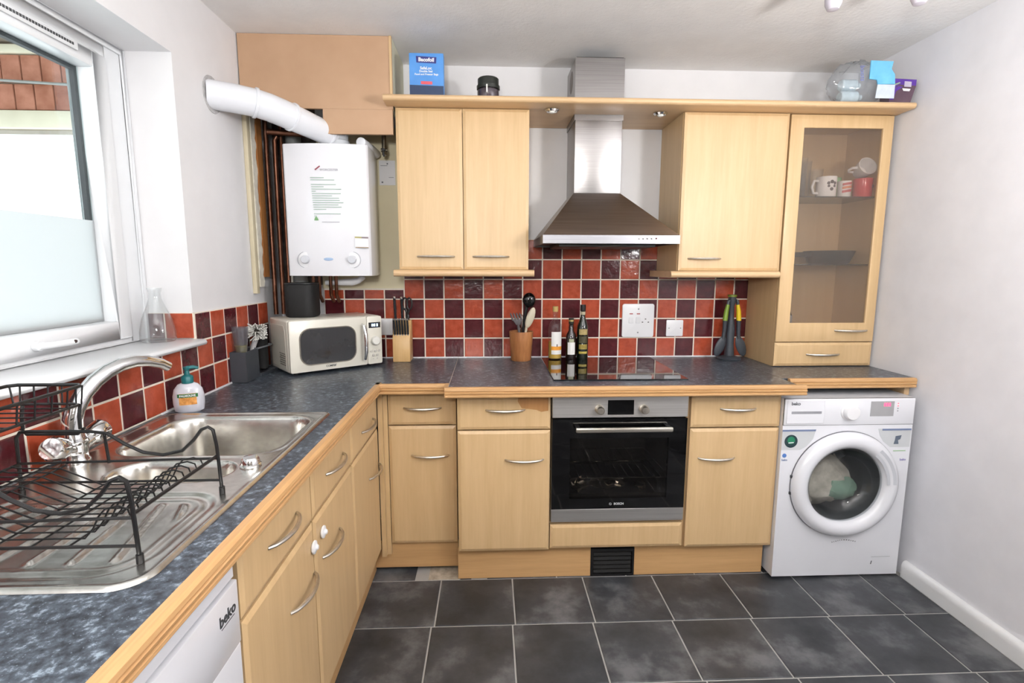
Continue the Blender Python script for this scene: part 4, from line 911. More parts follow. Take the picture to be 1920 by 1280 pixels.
t = thing('tumbler', 'smoky plastic tumbler with olive liquid standing in the sink caddy', 'tumbler', (0.038, -0.567, 0.916))
obj('cup', MB().lathe([(0.0, 0.0), (0.022, 0.0), (0.0235, 0.12), (0.0275, 0.17), (0.0320, 0.226), (0.0305, 0.226), (0.026, 0.17), (0.022, 0.12), (0.0, 0.118)], (0.038, -0.567, 0.916), 24), clear_glass('smoky_plastic', (232, 232, 234), 0.14, 0.08, 0.28, (190, 190, 198)), t)
obj('liquid', MB().lathe([(0.0, 0.119), (0.021, 0.120), (0.0245, 0.150), (0.0, 0.1505)], (0.038, -0.567, 0.916), 20), mat('olive_liquid', (150, 142, 44), 0.2), t)
br = thing('dish_brush', 'dish brush with white bristles standing in the sink caddy', 'brush', (0.038, -0.497, 0.916))
obj('handle', MB().tube([(0.038, -0.497, 0.917), (0.040, -0.48, 1.02), (0.044, -0.44, 1.075), (0.048, -0.405, 1.105)], [0.008, 0.010, 0.013, 0.016], 12), mat('clear_grey_plastic', (160, 158, 158), 0.25), br)
bm_ = MB(); rnd_ = random.Random(6)
for i in range(130):
    u, w = rnd_.uniform(-1, 1), rnd_.uniform(-1, 1); b0 = Vector((0.050 + 0.014 * u, -0.432 + 0.016 * u, 1.108 + 0.024 * w)); d = Vector((0.45 + 0.9 * u, -0.75, 0.35 * w)).normalized()
    bm_.tube([b0, b0 + d * 0.036], [0.0024, 0.0022], 5)
obj('bristles', bm_, mat('white_bristle', (232, 230, 224), 0.7), br)['kind'] = 'stuff'
obj('brush_head', MB().ball((0.047, -0.418, 1.106), 0.020, 14, (0.7, 1.7, 1.3)), mat('dark_brush_head', (50, 44, 36), 0.6, var=10), br)
tag(obj('scouring_sponge', MB().box(0.012, 0.058, -0.385, -0.340, 0.9265, 1.09), mat('dark_sponge', (40, 40, 40), 0.95, var=8, bmp=0.5, bscale=200), bevel=0.008, loc=(0.035, -0.36, 0.9265)), 'dark sponge standing upright at the back of the sink caddy', 'sponge')
tag(obj('glass_carafe', MB().lathe([(0.0, 0.004), (0.050, 0.004), (0.056, 0.012), (0.055, 0.040), (0.046, 0.085), (0.030, 0.125), (0.020, 0.155), (0.019, 0.175), (0.023, 0.192), (0.021, 0.192), (0.017, 0.174), (0.018, 0.155), (0.028, 0.125), (0.044, 0.085), (0.053, 0.040), (0.054, 0.013), (0.0, 0.008)], (-0.085, -0.912, 1.1275), 32), M_glass, loc=(-0.085, -0.912, 1.1305)), 'clear glass carafe on the window sill by the reveal', 'carafe')

# ================================================================== WORKTOP ITEMS
MWR = math.atan2(0.621, 0.783)
mw = thing('microwave', 'cream retro microwave standing in the worktop corner', 'microwave', (0.208, -0.49, 0.9105), rotz=MWR)
M_cream = mat('cream_enamel', (232, 228, 214), 0.28, var=2, coat=0.2)
W_, D_, H0, H1 = 0.446, 0.262, 0.011, 0.248
obj('case', MB().box(0.0, W_, 0.016, D_, H0, H1), M_cream, mw, bevel=0.010, seg=3, local=True)
def rrect(x0, x1, z0, z1, r, n=6):
    P = []
    for cx_, cz_, a in ((x1 - r, z0 + r, -90), (x1 - r, z1 - r, 0), (x0 + r, z1 - r, 90), (x0 + r, z0 + r, 180)):
        for i in range(n + 1):
            q = math.radians(a + 90 * i / n); P.append((cx_ + r * math.cos(q), cz_ + r * math.sin(q)))
    return P
fp = obj('door', MB().prism(rrect(0.002, 0.366, H0 + .002, H1 - .002, 0.008), 0.0, 0.0155, 'y'), M_cream, mw, bevel=0.002, local=True)
obj('door_window', MB().prism(rrect(0.048, 0.306, 0.046, 0.206, 0.045), -0.002, 0.001, 'y'), mat('mw_window', (38, 38, 40), 0.12, var=4, coat=0.4), fp, local=True)
obj('window_rim', MB().ring_plate(rrect(0.044, 0.310, 0.042, 0.210, 0.048), rrect(0.048, 0.306, 0.046, 0.206, 0.045), lambda p: (p[0], -0.0035, p[1]), lambda p: (p[0], 0.001, p[1])), mat('rim_dark', (120, 112, 100), 0.4), fp, local=True)
obj('handle', MB().tube([(0.344, 0.0, 0.212), (0.344, -0.018, 0.205), (0.346, -0.030, 0.165), (0.346, -0.032, 0.12), (0.346, -0.030, 0.080), (0.344, -0.018, 0.045), (0.344, 0.0, 0.038)], [0.005, 0.008, 0.009, 0.009, 0.009, 0.008, 0.005], 12), M_chrome, fp, local=True)
cpn = obj('control_panel', MB().prism(rrect(0.368, W_ - .002, H0 + .002, H1 - .002, 0.008), 0.0, 0.0155, 'y'), M_cream, mw, bevel=0.002, local=True)
obj('display', MB().box(0.376, 0.437, -0.0015, 0.001, 0.190, 0.217), M_blackglass, cpn, local=True)
M_led = mat('white_led', (210, 225, 255), 0.4, emit=(190, 215, 255), estr=2.2)
dgm = MB()
for i, x in enumerate((0.391, 0.402, 0.416)):
    dgm.box(x, x + 0.0075, -0.0022, -0.0016, 0.197, 0.199); dgm.box(x, x + 0.0075, -0.0022, -0.0016, 0.2025, 0.2045); dgm.box(x, x + 0.0075, -0.0022, -0.0016, 0.208, 0.210); dgm.box(x, x + 0.002, -0.0022, -0.0016, 0.199, 0.208); dgm.box(x + .0055, x + 0.0075, -0.0022, -0.0016, 0.199, 0.208)
obj('display_digits', dgm, M_led, cpn, local=True)
obj('dial', MB().lathe([(0.022, 0.0), (0.021, 0.016), (0.018, 0.019), (0.0, 0.020)], (0.407, 0.0, 0.128), 24, 'y'), mat('dial_cream', (236, 234, 226), 0.3), cpn, local=True)
for i, (x, z) in enumerate(((0.386, 0.077), (0.406, 0.077), (0.426, 0.077), (0.396, 0.056), (0.416, 0.056), (0.396, 0.039), (0.416, 0.039))):
    obj('button', MB().lathe([(0.0065, 0.0), (0.006, 0.004), (0.0, 0.0045)] if i < 5 else [(0.003, 0.0), (0.003, 0.001), (0.0, 0.001)], (x, 0.0, z), 12, 'y'), mat('button_satin', (206, 202, 192), 0.3, 0.4), cpn, local=True)
lettering('brand_lettering', "COMFEE'", 0.0125, mat('print_dark', (60, 62, 66), 0.5), fp, (0.185, -0.0006, 0.030), (1, 0, 0), (0, 0, 1), bold=0.0003, name_local=True)
obj('side_panel', MB().prism([(0.045, 0.03), (0.235, 0.03), (0.235, 0.222), (0.065, 0.222), (0.05, 0.20)], -0.0012, 0.0005, 'x'), M_cream, mw, local=True, bevel=0.0005, seg=1)
vh = MB()
for i in range(7):
    for j in range(6): vh.lathe([(0.0, 0.0), (0.0032, 0.0), (0.0032, 0.0008), (0.0, 0.0008)], (-0.0022, 0.055 + i * 0.011 + (j % 2) * .005, 0.045 + j * 0.010), 8, 'x')
obj('vent_holes', vh, mat('hole_dark', (96, 90, 80), 0.7), mw, local=True)['kind'] = 'stuff'
for x in (0.04, W_ - 0.04):
    for y in (0.05, D_ - 0.04): obj('foot', MB().cyl((x, y, 0.0), (x, y, 0.012), 0.012, 10), M_black, mw, local=True)

spk = thing('smart_speaker', 'black rounded speaker standing on top of the microwave', 'speaker', (0.200, -0.268, 1.1588))
def squircle(r, n=40, p=3.2):
    return [(r * math.copysign(abs(math.cos(2 * PI * i / n)) ** (2 / p), math.cos(2 * PI * i / n)), r * math.copysign(abs(math.sin(2 * PI * i / n)) ** (2 / p), math.sin(2 * PI * i / n))) for i in range(n)]
m = MB(); V = []; lv = [(0.060, 0.0), (0.068, 0.003), (0.0715, 0.012), (0.0715, 0.148), (0.070, 0.152)]
for r, h in lv: V += [(0.200 + p[0], -0.268 + p[1], 1.1588 + h) for p in squircle(r)]
m.add(V, [(i * 40 + k, i * 40 + (k + 1) % 40, (i + 1) * 40 + (k + 1) % 40, (i + 1) * 40 + k) for i in range(4) for k in range(40)] + [tuple(range(39, -1, -1)), tuple(range(160, 200))])
obj('grille_body', m, mat('speaker_mesh', (15, 15, 16), 0.65, var=2, bmp=0.3, bscale=900), spk)
obj('top_plate', MB().prism([(0.200 + p[0], -0.268 + p[1]) for p in squircle(0.0712)], 1.3110, 1.3200, 'z'), mat('speaker_top', (26, 28, 30), 0.3, var=2), spk, bevel=0.003)

# knife block -----------------------------------------------------------------
kb_ = thing('knife_block', 'pale wood knife block beside the microwave', 'knife block', (0.636, -0.085, 0.9105))
KX0, KX1, KY = 0.592, 0.680, -0.132
obj('block', MB().prism([(KY, 0.9108), (-0.030, 0.9108), (-0.030, 1.120), (-0.072, 1.120), (KY, 1.030)], KX0, KX1, 'x'), wood('knife_block_wood', (206, 164, 108), (224, 186, 130), (30, 30, 2)), kb_, bevel=0.003)
M_kh = mat('knife_handle', (38, 40, 44), 0.3, var=4)
def knife(name, label, x, y, z0, z1, r, group, lean=0.018):
    t = thing(name, label, 'knife', (x, y, z0), group=group)
    L = z1 - z0
    obj('handle', MB().tube([(x, y, z0), (x, y - lean * .3, z0 + L * .4), (x, y - lean, z1 - 0.008)], [r, r * 1.05, r], 10), M_kh, t)
    obj('end_cap', MB().tube([(x, y - lean, z1 - 0.008), (x, y - lean * 1.1, z1)], [r * 1.08, r * 0.9], 10), M_chrome, t)
    obj('bolster', MB().cyl((x, y, z0 - 0.006), (x, y, z0), r * .9, 10), M_chrome, t)
names = ['first', 'second', 'third', 'fourth', 'fifth', 'sixth']
for i in range(6):
    knife('steak_knife', f'small steak knife in the front row of the knife block, {names[i]} from the microwave', KX0 + 0.0105 + i * 0.0134, -0.118, 1.052, 1.136, 0.0052, 'steak knives in the block')
knife('kitchen_knife', 'tall dark knife handle at the microwave end of the knife block', 0.598, -0.062, 1.130, 1.243, 0.0065, 'large knives in the block')
knife('kitchen_knife', 'tall dark knife handle in the middle of the knife block', 0.634, -0.062, 1.130, 1.240, 0.0065, 'large knives in the block')
sc_ = thing('kitchen_scissors', 'black handled kitchen scissors in the knife block', 'scissors', (0.660, -0.058, 1.121))
for s in (-1, 1):
    obj('finger_loop', MB().tube([(0.660 + s * 0.012 + 0.013 * math.cos(a), -0.060 - s * 0.004, 1.205 + 0.030 * math.sin(a)) for a in [2 * PI * i / 18 for i in range(18)]], 0.0045, 8, True), M_black, sc_)
    obj('shank', MB().tube([(0.660 + s * 0.010, -0.060 - s * 0.004, 1.177), (0.660 - s * 0.004, -0.058, 1.140), (0.660, -0.058, 1.122)], [0.006, 0.007, 0.008], 8), M_black, sc_)

# utensil pot -----------------------------------------------------------------
UP = (1.2518, -0.088)
tag(obj('utensil_pot', MB().lathe([(0.0, 0.0), (0.050, 0.0), (0.053, 0.004), (0.0625, 0.148), (0.062, 0.153), (0.056, 0.153), (0.055, 0.146), (0.048, 0.012), (0.0, 0.010)], (UP[0], UP[1], 0.9105), 32), wood('acacia_pot', (138, 82, 44), (196, 136, 84), (22, 22, 3), 0.45), loc=(UP[0], UP[1], 0.9105)), 'brown wooden utensil pot in front of the wall tiles', 'utensil pot')
t = thing('ladle', 'black ladle standing tallest in the wooden utensil pot', 'ladle', (UP[0] + .004, UP[1] + .008, 0.925))
obj('stem', MB().tube([(UP[0] - .004, UP[1] + .010, 0.925), (UP[0] + .016, UP[1] + .008, 1.12), (UP[0] + .030, UP[1] + .004, 1.20)], [0.006, 0.008, 0.010], 10), M_black, t)
obj('bowl', MB().ball((UP[0] + .040, UP[1] - .004, 1.225), 0.034, 18, (1.0, 0.62, 1.15)), mat('gloss_black', (14, 14, 15), 0.1, var=2), t)
t = thing('serving_spoon', 'pale cream serving spoon leaning out of the utensil pot', 'spoon', (UP[0] + .012, UP[1] - .018, 0.925))
obj('stem', MB().tube([(UP[0] + .004, UP[1] - .018, 0.925), (UP[0] + .026, UP[1] - .022, 1.09)], [0.006, 0.007], 10), mat('cream_plastic', (206, 196, 172), 0.35), t)
sb = MB().ball((0, 0, 0), 0.054, 18, (0.40, 0.16, 1.0)); sb.v = [(UP[0] + .045 + p[0] * 1.0 + p[2] * 0.30, UP[1] - .027 + p[1] * 1.0, 1.136 + p[2]) for p in sb.v]
obj('bowl', sb, mat('cream_plastic', (206, 196, 172), 0.35), t)
t = thing('meat_fork', 'grey slotted serving fork leaning over the utensil pot rim', 'fork', (UP[0] - .008, UP[1] - .012, 0.925))
M_gp = mat('grey_nylon', (96, 92, 94), 0.35, var=6)
obj('stem', MB().tube([(UP[0] + .012, UP[1] - .012, 0.925), (UP[0] - .018, UP[1] - .022, 1.10)], [0.005, 0.007], 10), M_gp, t)
obj('head', MB().prism([(UP[0] - .046, 1.125), (UP[0] - .028, 1.098), (UP[0] - .006, 1.100), (UP[0] + .002, 1.128)], UP[1] - .028, UP[1] - .022, 'y'), M_gp, t, bevel=0.002)
for i in range(4):
    x = UP[0] - .046 + i * 0.0155; obj('tine', MB().tube([(x + .002, UP[1] - .025, 1.122), (x - .008, UP[1] - .026, 1.150), (x - .012, UP[1] - .030, 1.160)], [0.005, 0.0045, 0.003], 8), M_gp, t)
t = thing('whisk', 'silver balloon whisk wires showing behind the grey fork', 'whisk', (UP[0] - .004, UP[1] + .022, 0.925))
obj('stem', MB().cyl((UP[0] - .004, UP[1] + .022, 0.925), (UP[0] - .002, UP[1] + .020, 1.08), 0.005, 10), M_chrome, t)
for k in range(4):
    a = PI * k / 4
    obj('wire_loop', MB().tube([(UP[0] - .002 + 0.022 * math.sin(q) * math.cos(a), UP[1] + .020 + 0.022 * math.sin(q) * math.sin(a), 1.112 - 0.038 * math.cos(q)) for q in [PI * 2 * i / 20 for i in range(20)]], 0.0011, 6, True), M_chrome, t)

# bottles --------------------------------------------------------------------
HZ = WT + 0.0062
def bottle(name, label, c, prof, material, n=28):
    t = thing(name, label, 'bottle', (c[0], c[1], HZ)); obj('glass_body', MB().lathe(prof, (c[0], c[1], HZ), n), material, t); return t
def wrap(t, c, r, z0, z1, a0, a1, material, name='label'):
    n = 12; V = []
    for z in (z0, z1):
        for i in range(n + 1):
            a = math.radians(a0 + (a1 - a0) * i / n); V.append((c[0] + r * math.cos(a), c[1] + r * math.sin(a), HZ + z))
    return obj(name, MB().add(V, [(i, i + 1, n + 2 + i, n + 1 + i) for i in range(n)]), material, t)
c = (1.430, -0.086)
t = bottle('oil_bottle', 'clear glass bottle of golden oil with cork, at the back of the hob', c, [(0.0, 0.003), (0.033, 0.003), (0.0355, 0.008), (0.0355, 0.158), (0.032, 0.182), (0.020, 0.200), (0.012, 0.212), (0.0115, 0.232), (0.014, 0.236), (0.014, 0.248), (0.0, 0.248)], M_glass)
obj('oil', MB().lathe([(0.0, 0.006), (0.0325, 0.006), (0.0335, 0.012), (0.0335, 0.092), (0.0, 0.0925)], (c[0], c[1], HZ), 24), mat('golden_oil', (196, 158, 62), 0.1, var=6), t)
obj('stopper', MB().lathe([(0.0, 0.249), (0.013, 0.249), (0.0145, 0.258), (0.0145, 0.276), (0.0, 0.277)], (c[0], c[1], HZ), 18), mat('cork', (196, 168, 104), 0.8, var=10), t)
wrap(t, c, 0.0359, 0.028, 0.146, -128, -30, mat('label_white', (238, 236, 232), 0.5, var=2)); wrap(t, c, 0.0362, 0.050, 0.070, -128, -30, mat('label_orange_band', (240, 160, 50), 0.5, var=6), 'label_band')
wrap(t, c, 0.0363, 0.069, 0.082, -84, -74, mat('label_motif', (110, 96, 100), 0.5), 'label_motif')
c = (1.514, -0.088)
t = bottle('vinegar_bottle', 'short dark bottle with white label, middle of the three on the hob', c, [(0.0, 0.0), (0.025, 0.0), (0.0275, 0.005), (0.0275, 0.105), (0.024, 0.130), (0.013, 0.150), (0.011, 0.180), (0.0125, 0.182), (0.0, 0.183)], mat('dark_vinegar_glass', (34, 22, 20), 0.06, var=4, coat=0.5))
obj('cap', MB().lathe([(0.013, 0.184), (0.0135, 0.190), (0.0135, 0.214), (0.0, 0.215)], (c[0], c[1], HZ), 18), mat('dark_cap', (30, 34, 26), 0.4), t)
obj('cap_ring', MB().lathe([(0.0138, 0.198), (0.0138, 0.206)], (c[0], c[1], HZ), 18, caps=False), mat('gold_print', (196, 176, 110), 0.35, 0.4), t)
wrap(t, c, 0.0279, 0.026, 0.090, -135, -50, mat('label_white', (238, 236, 232), 0.5, var=2)); wrap(t, c, 0.0281, 0.090, 0.108, -120, -65, mat('label_sage', (176, 180, 150), 0.5), 'label_top')
c = (1.577, -0.074)
t = bottle('olive_oil_bottle', 'dark green bottle with gold label beside the short dark bottle', c, [(0.0, 0.0), (0.028, 0.0), (0.030, 0.005), (0.0305, 0.150), (0.028, 0.175), (0.017, 0.205), (0.0125, 0.222), (0.0125, 0.250), (0.0, 0.251)], mat('dark_green_glass', (20, 28, 18), 0.06, var=4, coat=0.5))
obj('cap', MB().lathe([(0.0145, 0.2515), (0.0148, 0.256), (0.0145, 0.284), (0.0, 0.285)], (c[0], c[1], HZ), 18), mat('black_cap', (18, 18, 20), 0.35), t)
obj('neck_band', MB().lathe([(0.0132, 0.232), (0.0134, 0.248)], (c[0], c[1], HZ), 18, caps=False), mat('neck_beige', (190, 180, 150), 0.5), t)
for z0, z1, nm, cc in ((0.128, 0.158, 'label', (170, 150, 96)), (0.085, 0.120, 'label', (70, 66, 40)), (0.052, 0.078, 'label', (150, 132, 60)), (0.028, 0.040, 'label', (190, 170, 80))):
    wrap(t, c, 0.0311, z0, z1, -135, -48, mat('label_gold_%d' % int(z0 * 1000), cc, 0.4, var=16, vscale=(80, 80, 80)), nm)

# sockets --------------------------------------------------------------------
t = thing('cooker_switch', 'large white cooker switch plate on the tiles above the hob', 'socket', (1.889, -0.004, 1.018), group='wall sockets')
obj('plate', MB().prism(rrect(1.802, 1.976, 1.019, 1.200, 0.012), -0.013, -0.0045, 'y'), M_white, t, bevel=0.003)
for x in (1.850, 1.889): obj('neon', MB().box(x - .009, x + .009, -0.0145, -0.0125, 1.144, 1.149), mat('neon_red', (170, 60, 60), 0.4), t)
for x in (1.850, 1.889): obj('rocker', MB().box(x - .013, x + .013, -0.016, -0.0125, 1.096, 1.128), mat('rocker_white', (228, 228, 230), 0.3), t, bevel=0.002, seg=1)
for x, z in ((1.929, 1.118), (1.913, 1.101), (1.945, 1.101)): obj('pin_hole', MB().box(x - .004, x + .004, -0.0133, -0.0125, z - .003, z + .003), mat('hole_grey', (110, 108, 108), 0.6), t)
for z in (1.172, 1.045): obj('screw', MB().lathe([(0.0, 0.001), (0.004, 0.001), (0.004, 0.0)], (1.889, -0.0132, z), 10, 'y'), mat('screw_grey', (130, 132, 136), 0.4, 0.6), t)
t = thing('switch_plate', 'small square white switch plate right of the cooker switch', 'socket', (2.091, -0.004, 1.023), group='wall sockets')
obj('plate', MB().prism(rrect(2.0455, 2.138, 1.0235, 1.1125, 0.006), -0.012, -0.0045, 'y'), M_white, t, bevel=0.002)
for x in (2.060, 2.124): obj('screw', MB().lathe([(0.0, 0.001), (0.003, 0.001), (0.003, 0.0)], (x, -0.0122, 1.068), 10, 'y'), mat('screw_grey', (130, 132, 136), 0.4, 0.6), t)
t = thing('socket_plate', 'white double socket half hidden by the microwave', 'socket', (0.555, -0.004, 1.02), group='wall sockets')
obj('plate', MB().prism(rrect(0.475, 0.573, 1.035, 1.122, 0.006), -0.012, -0.0045, 'y'), M_white, t, bevel=0.002)
obj('rocker', MB().box(0.545, 0.557, -0.0145, -0.0115, 1.070, 1.092), M_white, t)

# utensil carousel -------------------------------------------------------------
CX, CY = 2.3625, -0.092
M_cg = mat('charcoal_nylon', (58, 63, 70), 0.4, var=4)
t = thing('utensil_carousel', 'charcoal utensil carousel stand beside the glazed cabinet', 'utensil stand', (CX, CY, 0.9105))
obj('base', MB().lathe([(0.0, 0.0), (0.060, 0.0), (0.062, 0.006), (0.050, 0.014), (0.026, 0.020), (0.0, 0.021)], (CX, CY, 0.9105), 28), M_cg, t)
obj('pole', MB().lathe([(0.026, 0.020), (0.021, 0.08), (0.023, 0.16), (0.015, 0.22), (0.014, 0.285), (0.020, 0.300), (0.020, 0.330), (0.0, 0.331)], (CX, CY, 0.9105), 20), M_cg, t)
obj('top_cap', MB().lathe([(0.0, 0.332), (0.023, 0.332), (0.023, 0.343), (0.0, 0.344)], (CX, CY, 0.9105), 20), mat('olive_cap', (118, 132, 42), 0.4), t)
def hung(label, s, col, cname, head):
    t = thing('hanging_utensil', label, 'utensil', (CX + s * 0.035, CY - 0.02, 0.925), group='utensils on the carousel')
    y = CY - 0.012
    obj('hook', MB().tube([(CX + s * 0.016, y, 1.225), (CX + s * 0.024, y, 1.222), (CX + s * 0.027, y, 1.200)], [0.006, 0.008, 0.008], 10), M_cg, t)
    obj('grip', MB().tube([(CX + s * 0.026, y, 1.202), (CX + s * 0.033, y, 1.165), (CX + s * 0.037, y, 1.118)], [0.009, 0.0115, 0.0125], 12), mat(cname, col, 0.4, var=4), t)
    obj('shaft', MB().tube([(CX + s * 0.036, y, 1.119), (CX + s * 0.038, y, 1.06), (CX + s * 0.042, y, 1.02)], [0.012, 0.010, 0.010], 10), M_cg, t)
    h = MB().ball((0, 0, 0), 0.055, 16, (0.50, 0.14, 1.0)); h.v = [(CX + s * 0.056 + p[0] - s * p[2] * 0.30, y + p[1], 0.982 + p[2]) for p in h.v]
    obj('head', h, M_cg, t)
hung('green handled utensil hanging on the carousel', -1, (122, 152, 46), 'lime_grip', 0); hung('yellow handled utensil hanging on the carousel', 1, (226, 196, 32), 'yellow_grip', 1)

# ================================================================== GLAZED CABINET CONTENTS
S1, S2, S0 = 1.7353, 1.4123, 1.0325
def tumbler(label, x, y, r, h):
    tag(obj('drinking_glass', MB().lathe([(0.0, 0.003), (r * .8, 0.003), (r, h), (r * .95, h), (r * .76, 0.008), (0.0, 0.008)], (x, y, S1), 20), M_glass, loc=(x, y, S1)), label, 'glass', 'glasses in the cabinet')
tumbler('tall drinking glass at the hinge side of the top cabinet shelf', 2.606, -0.215, 0.030, 0.185)
tumbler('tall drinking glass behind the white mug handle', 2.655, -0.165, 0.032, 0.180)
tumbler('drinking glass standing behind the white emblem mug', 2.742, -0.120, 0.034, 0.150)
def mug(name, label, c, r, h, material, hside, group='mugs on the top shelf'):
    t = thing(name, label, 'mug', c, group=group)
    obj('body', MB().lathe([(0.0, 0.0), (r * .93, 0.0), (r, 0.006), (r, h), (r * .93, h), (r * .92, 0.008), (0.0, 0.007)], c, 28), material, t)
    a = [(c[0] + hside * (r - 0.002), c[1] - 0.004, c[2] + h * .80), (c[0] + hside * (r + 0.022), c[1] - 0.008, c[2] + h * .80), (c[0] + hside * (r + 0.032), c[1] - 0.010, c[2] + h * .50), (c[0] + hside * (r + 0.022), c[1] - 0.008, c[2] + h * .20), (c[0] + hside * (r - 0.002), c[1] - 0.004, c[2] + h * .18)]
    obj('handle', MB().tube(a, 0.0062, 10), material, t); return t
M_cer = mat('white_ceramic', (238, 236, 236), 0.15, var=1)
t = mug('mug', 'white mug with round dark emblem on the top cabinet shelf', (2.734, -0.225, S1), 0.045, 0.096, M_cer, -1)
em = MB()
for dx, dz, r in ((0, 0.016, .0085), (-0.014, 0.010, .0075), (0.014, 0.010, .0075), (-0.013, -0.004, .006), (0.013, -0.004, .006), (0, -0.018, .008)):
    em.lathe([(0.0, 0.0022), (r, 0.0010), (r, -0.006)], (2.734 + dx, -0.2700 + (dx * dx) / 0.09, S1 + 0.053 + dz), 14, 'y')
obj('emblem', em, mat('emblem_dark', (66, 58, 66), 0.5), t)
t = thing('patterned_beaker', 'white beaker with red and yellow pattern next to the emblem mug', 'beaker', (2.830, -0.22, S1))
obj('body', MB().lathe([(0.0, 0.0), (0.026, 0.0), (0.029, 0.004), (0.030, 0.078), (0.0, 0.080)], (2.830, -0.22, S1), 24), M_cer, t)
for k, (z, cc, nm) in enumerate(((0.020, (190, 60, 66), 'band_red'), (0.038, (216, 120, 70), 'band_apricot'), (0.054, (196, 74, 74), 'band_rose'))):
    n = 10; V = []
    for dz in (0, 0.012):
        for i in range(n + 1):
            a = math.radians(-140 + 100 * i / n); V.append((2.830 + 0.0303 * math.cos(a), -0.22 + 0.0303 * math.sin(a), S1 + z + dz + 0.008 * i / n))
    obj('painted_band', MB().add(V, [(i, i + 1, n + 2 + i, n + 1 + i) for i in range(n)]), mat(nm, cc, 0.4, var=20, vscale=(80, 80, 80)), t)
tag(obj('green_lidded_jar', MB().lathe([(0.0, 0.0), (0.024, 0.0), (0.024, 0.085), (0.026, 0.086), (0.026, 0.108), (0.0, 0.109)], (2.838, -0.135, S1), 20), mat('green_lid', (108, 168, 96), 0.4), loc=(2.838, -0.135, S1)), 'small jar with green lid behind the patterned beaker', 'jar')
RM = (2.913, -0.232, S1)
t = thing('mug', 'red mug on the top cabinet shelf under a tipped white cup', 'mug', RM, group='mugs on the top shelf')
obj('body', MB().lathe([(0.0, 0.0), (0.038, 0.0), (0.041, 0.005), (0.043, 0.088), (0.0395, 0.088), (0.038, 0.008), (0.0, 0.007)], RM, 28), mat('red_ceramic', (196, 52, 60), 0.18, var=3), t)
obj('painted_mark', MB().lathe([(0.0, 0.0015), (0.010, 0.0), (0.010, -0.012)], (RM[0] + 0.022, RM[1] - 0.0355, S1 + 0.050), 14, 'y'), mat('mark_black', (40, 22, 26), 0.4), t)
cup = thing('white_cup', 'white cup tipped over and resting on the red mug', 'mug', (RM[0], RM[1], S1 + 0.090), group='mugs on the top shelf')
cb = MB().lathe([(0.0, 0.0), (0.030, 0.0), (0.036, 0.006), (0.044, 0.070), (0.041, 0.070), (0.033, 0.010), (0.0, 0.008)], (0, 0, -0.03), 28)
cb.tube([(-0.038, 0, 0.020), (-0.062, 0, 0.018), (-0.068, 0, 0.0), (-0.058, 0, -0.016), (-0.034, 0, -0.018)], 0.006, 10)
Rm = Matrix.Rotation(math.radians(68), 3, 'X'); 
cb.v = [tuple(Vector((RM[0] - 0.004, RM[1] + 0.006, S1 + 0.131)) + Rm @ Vector(p)) for p in cb.v]
obj('cup_body', cb, M_cer, cup)
t = thing('frying_pan', 'black frying pan on the middle glass shelf of the cabinet', 'pan', (2.825, -0.165, S2))
obj('pan_body', MB().lathe([(0.0, 0.0), (0.085, 0.0), (0.094, 0.006), (0.118, 0.066), (0.114, 0.067), (0.090, 0.010), (0.0, 0.006)], (2.825, -0.150, S2), 36), mat('nonstick', (34, 38, 42), 0.4, var=3), t)
obj('pan_handle', MB().box(2.560, 2.716, -0.185, -0.160, S2 + 0.036, S2 + 0.060), M_black, t, bevel=0.004)
t = thing('sauce_bottle', 'small dark bottle in the bottom corner of the glazed cabinet', 'bottle', (2.590, -0.22, S0))
obj('bottle_body', MB().lathe([(0.0, 0.0), (0.022, 0.0), (0.024, 0.004), (0.024, 0.12), (0.010, 0.155), (0.010, 0.18), (0.0, 0.18)], (2.590, -0.22, S0), 18), mat('bottle_slate', (54, 60, 66), 0.2), t)
obj('label', MB().lathe([(0.0244, 0.125), (0.0244, 0.06)], (2.590, -0.22, S0), 18, caps=False), mat('label_pale', (170, 172, 176), 0.5), t)

# ================================================================== ON THE TOP BOARD
TB = 2.1248
t = thing('bag_box', 'blue cardboard box of food bags on the pelmet board', 'box', (0.812, -0.315, TB))
obj('carton', MB().box(0.738, 0.888, -0.335, -0.285, TB, 2.3225), mat('blue_card', (84, 150, 222), 0.45, var=16, vscale=(6, 6, 6)), t, bevel=0.001, seg=1)
yb = -0.3352
flat('base_band', [(0.739, TB + 0.01), (0.887, TB + 0.01), (0.887, 2.1865), (0.739, 2.190)], yb, mat('navy_card', (46, 64, 96), 0.5), t, 0.0004)
flat('logo_panel', [(0.768, 2.310), (0.858, 2.306), (0.856, 2.280), (0.770, 2.283)], yb, mat('logo_navy', (58, 60, 130), 0.5), t, 0.0004)
lettering('brand_lettering', 'Bacofoil', 0.0215, M_white, t, (0.813, yb - 0.0007, 2.2945), (1, 0, -0.02), (0.02, 0, 1), bold=0.0009)
lettering('box_lettering', 'SafeLoc', 0.0165, M_white, t, (0.811, yb - 0.0003, 2.2600), (1, 0, 0), (0, 0, 1), bold=0.0005)
lettering('box_lettering', 'Double Seal', 0.0120, M_white, t, (0.811, yb - 0.0003, 2.2470), (1, 0, 0), (0, 0, 1), bold=0.0004)
lettering('box_lettering', 'Food and Freezer Bags', 0.0112, M_white, t, (0.813, yb - 0.0003, 2.2345), (1, 0, 0), (0, 0, 1), bold=0.0003)
flat('red_flash', [(0.788, 2.206), (0.838, 2.205), (0.838, 2.192), (0.788, 2.193)], yb - 0.0005, mat('flash_red', (226, 96, 106), 0.5), t, 0.0004)
t = thing('storage_jar', 'glass jar with thick black lid on the pelmet board', 'jar', (1.085, -0.28, TB))
